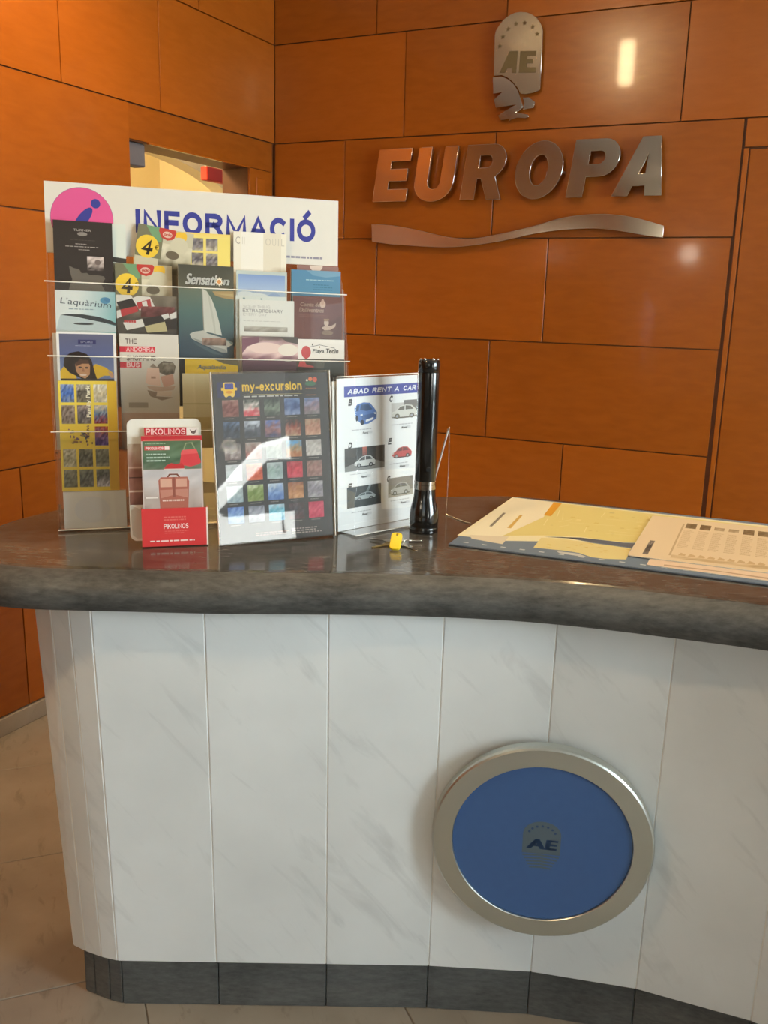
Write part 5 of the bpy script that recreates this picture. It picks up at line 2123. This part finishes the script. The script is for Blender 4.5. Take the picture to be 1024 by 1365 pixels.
    p.rect(.110, .150, .530, .290, (52, 58, 58))
    p._add([(.30, .21), (.34, .21), (.41, .29), (.38, .29)], [[0, 1, 2, 3]], [((60, 70, 70), (60, 70, 70), (150, 160, 160), (150, 160, 160))])
    car(.20, .195, .26, .050, (176, 184, 184), (80, 90, 90), (44, 48, 48), 'side')
    p.rect(.620, .178, .945, .312, (126, 120, 110))
    p.poly([(.620, .178), (.945, .178), (.945, .22), (.62, .20)], (170, 162, 148))
    car(.65, .190, .26, .085, (172, 168, 160), (90, 84, 80), (70, 66, 62), 'side')
    for x, d in ((.17, .335), (.66, .325), (.15, .625), (.64, .59), (.16, .880), (.65, .845)):
        p.lines(x, x + .28, 1 - d - .006, 1 - d + .004, 1, (196, 192, 192), int(x * 100), .6)
        p.text('Rent', x + .13, 1 - d - .032, x + .20, 1 - d - .016, (110, 108, 110), .02, .3)
        p.rect(x + .205, 1 - d - .032, x + .25, 1 - d - .014, (226, 224, 224))
    p.build('printing', sh, INK, Matrix.Translation((0, 0, dn)))

# ------------------------------------------------------------------ flashlight standing on its head
fl = empty('flashlight', Matrix.Translation((.079, 1.776, .9003)))
tag(fl, 'long black metal flashlight standing upright on its head on the countertop', 'flashlight')
bm = bmesh.new()
lathe(bm, [(.0265, 0), (.0285, .0015), (.0287, .010), (.0280, .012), (.0285, .014), (.0287, .030), (.0280, .040), (.0262, .051), (.0235, .062), (.0218, .070), (.0212, .078), (.0208, .086)], 48)
bm_obj('head', bm, BLACKAL, fl, smooth=True)
bm = bmesh.new()
lathe(bm, [(.0208, .0862), (.0215, .0870), (.0215, .0955), (.0207, .0960), (.0207, .0975), (.0215, .0980), (.0215, .1025), (.0208, .1030)], 48)
bm_obj('silver_ring', bm, CHROME, fl, smooth=True)['label'] = 'shiny silver ring'
bm = bmesh.new()
lathe(bm, [(.0203, .1032), (.0206, .104), (.0206, .312)], 48)
bm_obj('barrel', bm, BLACKAL, fl, smooth=True)
bm = bmesh.new()
lathe(bm, [(.0198, .3122), (.0208, .3135), (.0210, .328), (.0204, .334), (.0180, .3365), (.0150, .3365), (.0140, .3335)], 48)
bm_obj('tail_cap', bm, BLACKAL, fl, smooth=True)
bm = bmesh.new()
for k in range(6):
    a = 2 * pi * k / 6
    lathe(bm, [(.0016, .330), (.0019, .3305), (.0012, .3375)], 8, True, origin=(.0165 * cos(a), .0165 * sin(a), 0))
bm_obj('lanyard_lug', bm, STEEL, fl)['kind'] = 'stuff'
bm = bmesh.new()
lathe(bm, [(.0040, 0), (.0048, .0018), (.0040, .003)], 16)
bmesh.ops.rotate(bm, verts=bm.verts, matrix=Matrix.Rotation(radians(90), 3, 'X'))
bmesh.ops.translate(bm, verts=bm.verts, vec=(.004, -.0203, .128))
bm_obj('switch', bm, BLACKRUB, fl, smooth=True)

# ------------------------------------------------------------------ counter pen with ball chain
PB_ = Vector((.088, 1.932, .9002))
pen = empty('counter_pen', Matrix.Translation(PB_))
tag(pen, 'slim silver counter pen slanting out behind the black flashlight with a ball chain', 'pen')
bm = bmesh.new()
lathe(bm, [(.021, 0), (.022, .001), (.022, .004), (.017, .007), (.008, .010), (.0055, .013)], 28)
bm_obj('holder_base', bm, BLACKRUB, pen, smooth=True)
tip = Vector((.131, 1.930, 1.0845)) - PB_
bm = bmesh.new()
d_ = tip.normalized()
tube(bm, [d_ * .013, d_ * .03, tip * .99], .0021, 12)
bm_obj('pen_barrel', bm, STEEL, pen, smooth=True)
bm = bmesh.new()
tube(bm, [tip * .985, tip], .0030, 12)
bm_obj('pen_cap', bm, CHROME, pen, smooth=True)
ch = [tip + Vector((.0015, 0, .0025))]
top = ch[0]
for k in range(1, 20):
    t = k / 19
    ch.append(Vector((top.x + .0015 * sin(t * 3), top.y - .002 * t, top.z * (1 - t) + .0013 * t)))
g = ch[-1]
for q in ((.004, -.012), (.010, -.026), (.020, -.042), (.029, -.060), (.038, -.073), (.047, -.079)):
    ch.append(Vector((g.x + q[0], g.y + q[1], .0013)))
bm = bmesh.new()
L_ = 0
for a, b in zip(ch[:-1], ch[1:]):
    n_ = max(1, int((b - a).length / .0032))
    for i in range(n_):
        q = a.lerp(b, i / n_)
        r_ = bmesh.ops.create_icosphere(bm, subdivisions=1, radius=.00125)
        bmesh.ops.translate(bm, verts=r_['verts'], vec=q)
tube(bm, ch, .0004, 4)
bm_obj('ball_chain', bm, KEYMETAL, pen, smooth=True)

# ------------------------------------------------------------------ bunch of keys
ky = empty('key_bunch', Matrix.Translation((.022, 1.652, .9002)))
tag(ky, 'small bunch of keys with one yellow plastic head in front of the flashlight', 'keys')
bm = bmesh.new()
ringp = [Vector((.010 * cos(2 * pi * i / 28), .020 + .010 * sin(2 * pi * i / 28), .0035 + .0012 * sin(4 * pi * i / 28))) for i in range(29)]
tube(bm, ringp, .0009, 8, False)
bm_obj('key_ring', bm, KEYMETAL, ky, smooth=True)


def key(ang, ln, bow, mat, z, x0, y0, tilt=0.0, name='key'):
    bowp = [(bow * cos(radians(a)), bow * .9 * sin(radians(a))) for a in range(30, 331, 20)]
    blade = [(bow * .87, -.0032), (bow + ln * .25, -.0032), (bow + ln * .3, -.0020), (bow + ln * .40, -.0034), (bow + ln * .5, -.0016), (bow + ln * .6, -.0032), (bow + ln * .72, -.0014), (bow + ln * .85, -.0030), (bow + ln, -.0006),
             (bow + ln, .0012), (bow + ln * .95, .0030), (bow * .87, .0032)]
    hole = [(-bow * .55 + .0022 * cos(radians(a)), .0022 * sin(radians(a))) for a in range(0, 360, 30)]
    me = loops_mesh([bowp + blade, hole], .0020, .0002)
    return link(name, me, mat, ky, Matrix.Translation((x0, y0, z)) @ Matrix.Rotation(radians(ang), 4, 'Z') @ Matrix.Rotation(radians(tilt), 4, 'Y'))


key(150, .030, .0105, KEYMETAL, .0050, -.012, .026, 3)
key(212, .026, .0105, BRASSK, .0026, -.012, .010, 3)
key(10, .030, .0105, KEYMETAL, .0060, .012, .030, 3)
key(-52, .032, .0105, KEYMETAL, .0030, .014, .010, 4)
me = loops_mesh([rrect_pts(-.0105, -.026, .0100, .014, .007), [(.0025 * cos(radians(a)), .009 + .0025 * sin(radians(a))) for a in range(0, 360, 30)]], .0055, .0012)
yk = link('key_head', me, YELLOWP, ky, Matrix.Translation((.002, -.004, .0165)) @ Matrix.Rotation(radians(-8), 4, 'Z') @ Matrix.Rotation(radians(34), 4, 'X'))
yk['label'] = 'yellow plastic key head'

# ------------------------------------------------------------------ desk mat with maps, and leaflets lying on it
MO = Vector((.136, 1.725))
E1 = Vector((.91, -.414)).normalized()
E2 = Vector((-E1.y, E1.x))
mo = MO + E1 * .008 - E2 * .053
ang = math.atan2(E1.y, E1.x) + radians(2.3)
MW_, MH_ = .640, .470
MM = Matrix.Translation((mo.x, mo.y, .9003)) @ Matrix.Rotation(ang, 4, 'Z')


def mp_(u, v):
    x = u - .008
    y = v + .053
    c_, s_ = cos(radians(2.3)), sin(radians(2.3))
    X_ = x * c_ + y * s_
    Y_ = -x * s_ + y * c_
    X_ += .012 * (Y_ / MH_)             # the printed sheet is a touch askew on the mat
    return (X_ / MW_, Y_ / MH_)


bm = bmesh.new()
box(bm, 0, MW_, 0, MH_, 0, .0035, .0012)
mat_o = bm_obj('desk_mat', bm, plain('mat_vinyl', (92, 104, 118), .35), None, MM)
tag(mat_o, 'flat desk mat with a yellow city map under film on the countertop', 'desk mat')
p_ = Print(MW_, MH_, z=.0036, step=5e-6)
p_.rect(.004, .006, .996, .994, (118, 134, 150))
p_.poly([mp_(.000, .012), mp_(.095, .020), mp_(.33, .14), mp_(.60, .13), mp_(.60, .418), mp_(-.022, .410)], (242, 232, 190))
p_.poly([mp_(.07, .03), mp_(.09, .063), mp_(.15, .10), mp_(.212, .123), mp_(.27, .122), mp_(.322, .136), mp_(.62, .136), mp_(.62, .40), mp_(.11, .405), mp_(.075, .40), mp_(.10, .25)], (230, 214, 138))
p_.poly([mp_(.006, .03), mp_(.075, .033), mp_(.10, .25), mp_(.085, .405), mp_(-.02, .405)], (244, 236, 204))
p_.poly([mp_(.077, .408), mp_(.096, .408), mp_(.111, .268), mp_(.095, .269)], (230, 166, 50))
p_.poly([mp_(.012, .247), mp_(.018, .247), mp_(.034, .115), mp_(.028, .115)], (140, 130, 110))
p_.poly([mp_(.050, .246), mp_(.056, .246), mp_(.072, .12), mp_(.064, .12)], (214, 176, 90))
p_.poly([mp_(.033, .003), mp_(.098, -.007), mp_(.090, .055), mp_(.019, .028)], (226, 214, 186))
p_.poly([mp_(.15, .087), mp_(.18, .104), mp_(.225, .094), mp_(.317, .092), mp_(.324, .123), mp_(.269, .121), mp_(.214, .118)], (104, 110, 124))
p_.poly([mp_(.156, -.001), mp_(.147, .077), mp_(.18, .090), mp_(.225, .088), mp_(.317, .086), mp_(.325, .003), mp_(.29, -.012), mp_(.267, -.013), mp_(.24, .004), mp_(.215, .007)], (232, 216, 150))
p_.poly([mp_(.20, -.004), mp_(.24, -.001), mp_(.262, -.018), (mp_(.21, -.016))], (206, 206, 200))
R = random.Random(11)
ROAD = (246, 234, 176)
for i in range(34):
    u = R.uniform(.12, .56)
    v = R.uniform(.16, .39)
    a = R.choice([12, 18, 100, 106, 60]) + R.uniform(-8, 8)
    l_ = R.uniform(.03, .10)
    dx, dy = cos(radians(a)) * l_, sin(radians(a)) * l_
    nx, ny = -sin(radians(a)) * .0012, cos(radians(a)) * .0012
    if .11 < u + dx < .6 and .14 < v + dy < .40:
        p_.poly([mp_(u, v), mp_(u + dx, v + dy), mp_(u + dx + nx, v + dy + ny), mp_(u + nx, v + ny)], ROAD)
for i in range(60):
    u = R.uniform(.12, .58)
    v = R.uniform(.15, .39)
    r_ = R.uniform(.002, .006)
    p_.poly([mp_(u - r_, v - r_), mp_(u + r_, v - r_ * .6), mp_(u + r_ * .8, v + r_), mp_(u - r_ * .7, v + r_ * .8)], R.choice([(216, 196, 122), (222, 200, 116), (206, 192, 130), (240, 224, 156)]))
for i in range(26):
    u = R.uniform(.16, .31)
    v = R.uniform(.008, .08)
    p_.poly([mp_(u, v), mp_(u + R.uniform(.006, .016), v + R.uniform(-.006, .006)), mp_(u + .008, v + .0015)], (214, 176, 70))
for i in range(16):
    u = .03 + i * .036
    p_.poly([mp_(u, -.036 + .04 * u), mp_(u + .010, -.036 + .04 * u), mp_(u + .010, -.030 + .04 * u), mp_(u, -.030 + .04 * u)], (206, 212, 214))
p_.rect(.93, .90, .99, .985, (150, 150, 150))
p_.build('printed_map', mat_o, INKM)


def sheet_on_mat(u0, v0, u1, v1, z, t, rot, art, label, r=.006):
    w, h = u1 - u0, v1 - v0
    c = MO + E1 * u0 + E2 * v0
    m = Matrix.Translation((c.x, c.y, z)) @ Matrix.Rotation(ang + radians(rot), 4, 'Z')
    bm = bmesh.new()
    prism(bm, rrect_pts(0, 0, w, h, r, 3), 0, t)
    o = bm_obj('map_leaflet', bm, PAPER, None, m)
    tag(o, label, 'leaflet', 'leaflets lying on the desk mat')
    p = Print(w, h, z=t + .0001)
    art(p)
    p.build('printing', o, INKM)


def a_under(p):
    p.rect(.004, .004, .996, .996, (236, 208, 176))
    p.poly([(.12, .02), (.5, .045), (.9, .02), (.9, .05), (.5, .06), (.12, .05)], (190, 160, 130))


def a_top(p):
    p.poly([(x / p.w, y / p.h) for x, y in rrect_pts(.0008, .0008, p.w - .0008, p.h - .0008, .005, 3)], (232, 210, 172))
    p.rect(.095, .06, .135, .37, (136, 124, 112))
    p.text('info', .100, .10, .130, .34, (206, 196, 180), .02)
    p.rect(.28, .10, .295, .86, (196, 170, 130))
    for i in range(6):
        x = .31 + i * .115
        if i in (2, 3):
            p.photo(x, .78, x + .08, .86, [(196, 172, 136), (176, 150, 112)], 4, 3, i, 16)
        else:
            p.photo(x, .76, x + .085, .89, [(150, 126, 90), (124, 102, 70), (140, 116, 82)], 4, 4, i, 14)
        p.lines(x, x + .085, .28, .72, 16, (206, 180, 142), i, .5)
    for i in range(9):
        x = .34 + i * .07
        p.poly([(x, .10), (x + .05, .09), (x + .06, .15), (x + .02, .18)], (206, 176, 130))
    p.photo(.30, .05, .98, .12, [(222, 196, 156), (196, 168, 124), (226, 200, 160)], 14, 3, 3, 14)


sheet_on_mat(.365, -.018, .60, .33, .9042, .0010, -1.0, a_under, 'lower folded leaflet sticking out towards the counter edge under the other one')
sheet_on_mat(.325, .022, .565, .374, .9056, .0016, -.5, a_top, 'upper folded leaflet with a row of small photos lying on the desk mat')
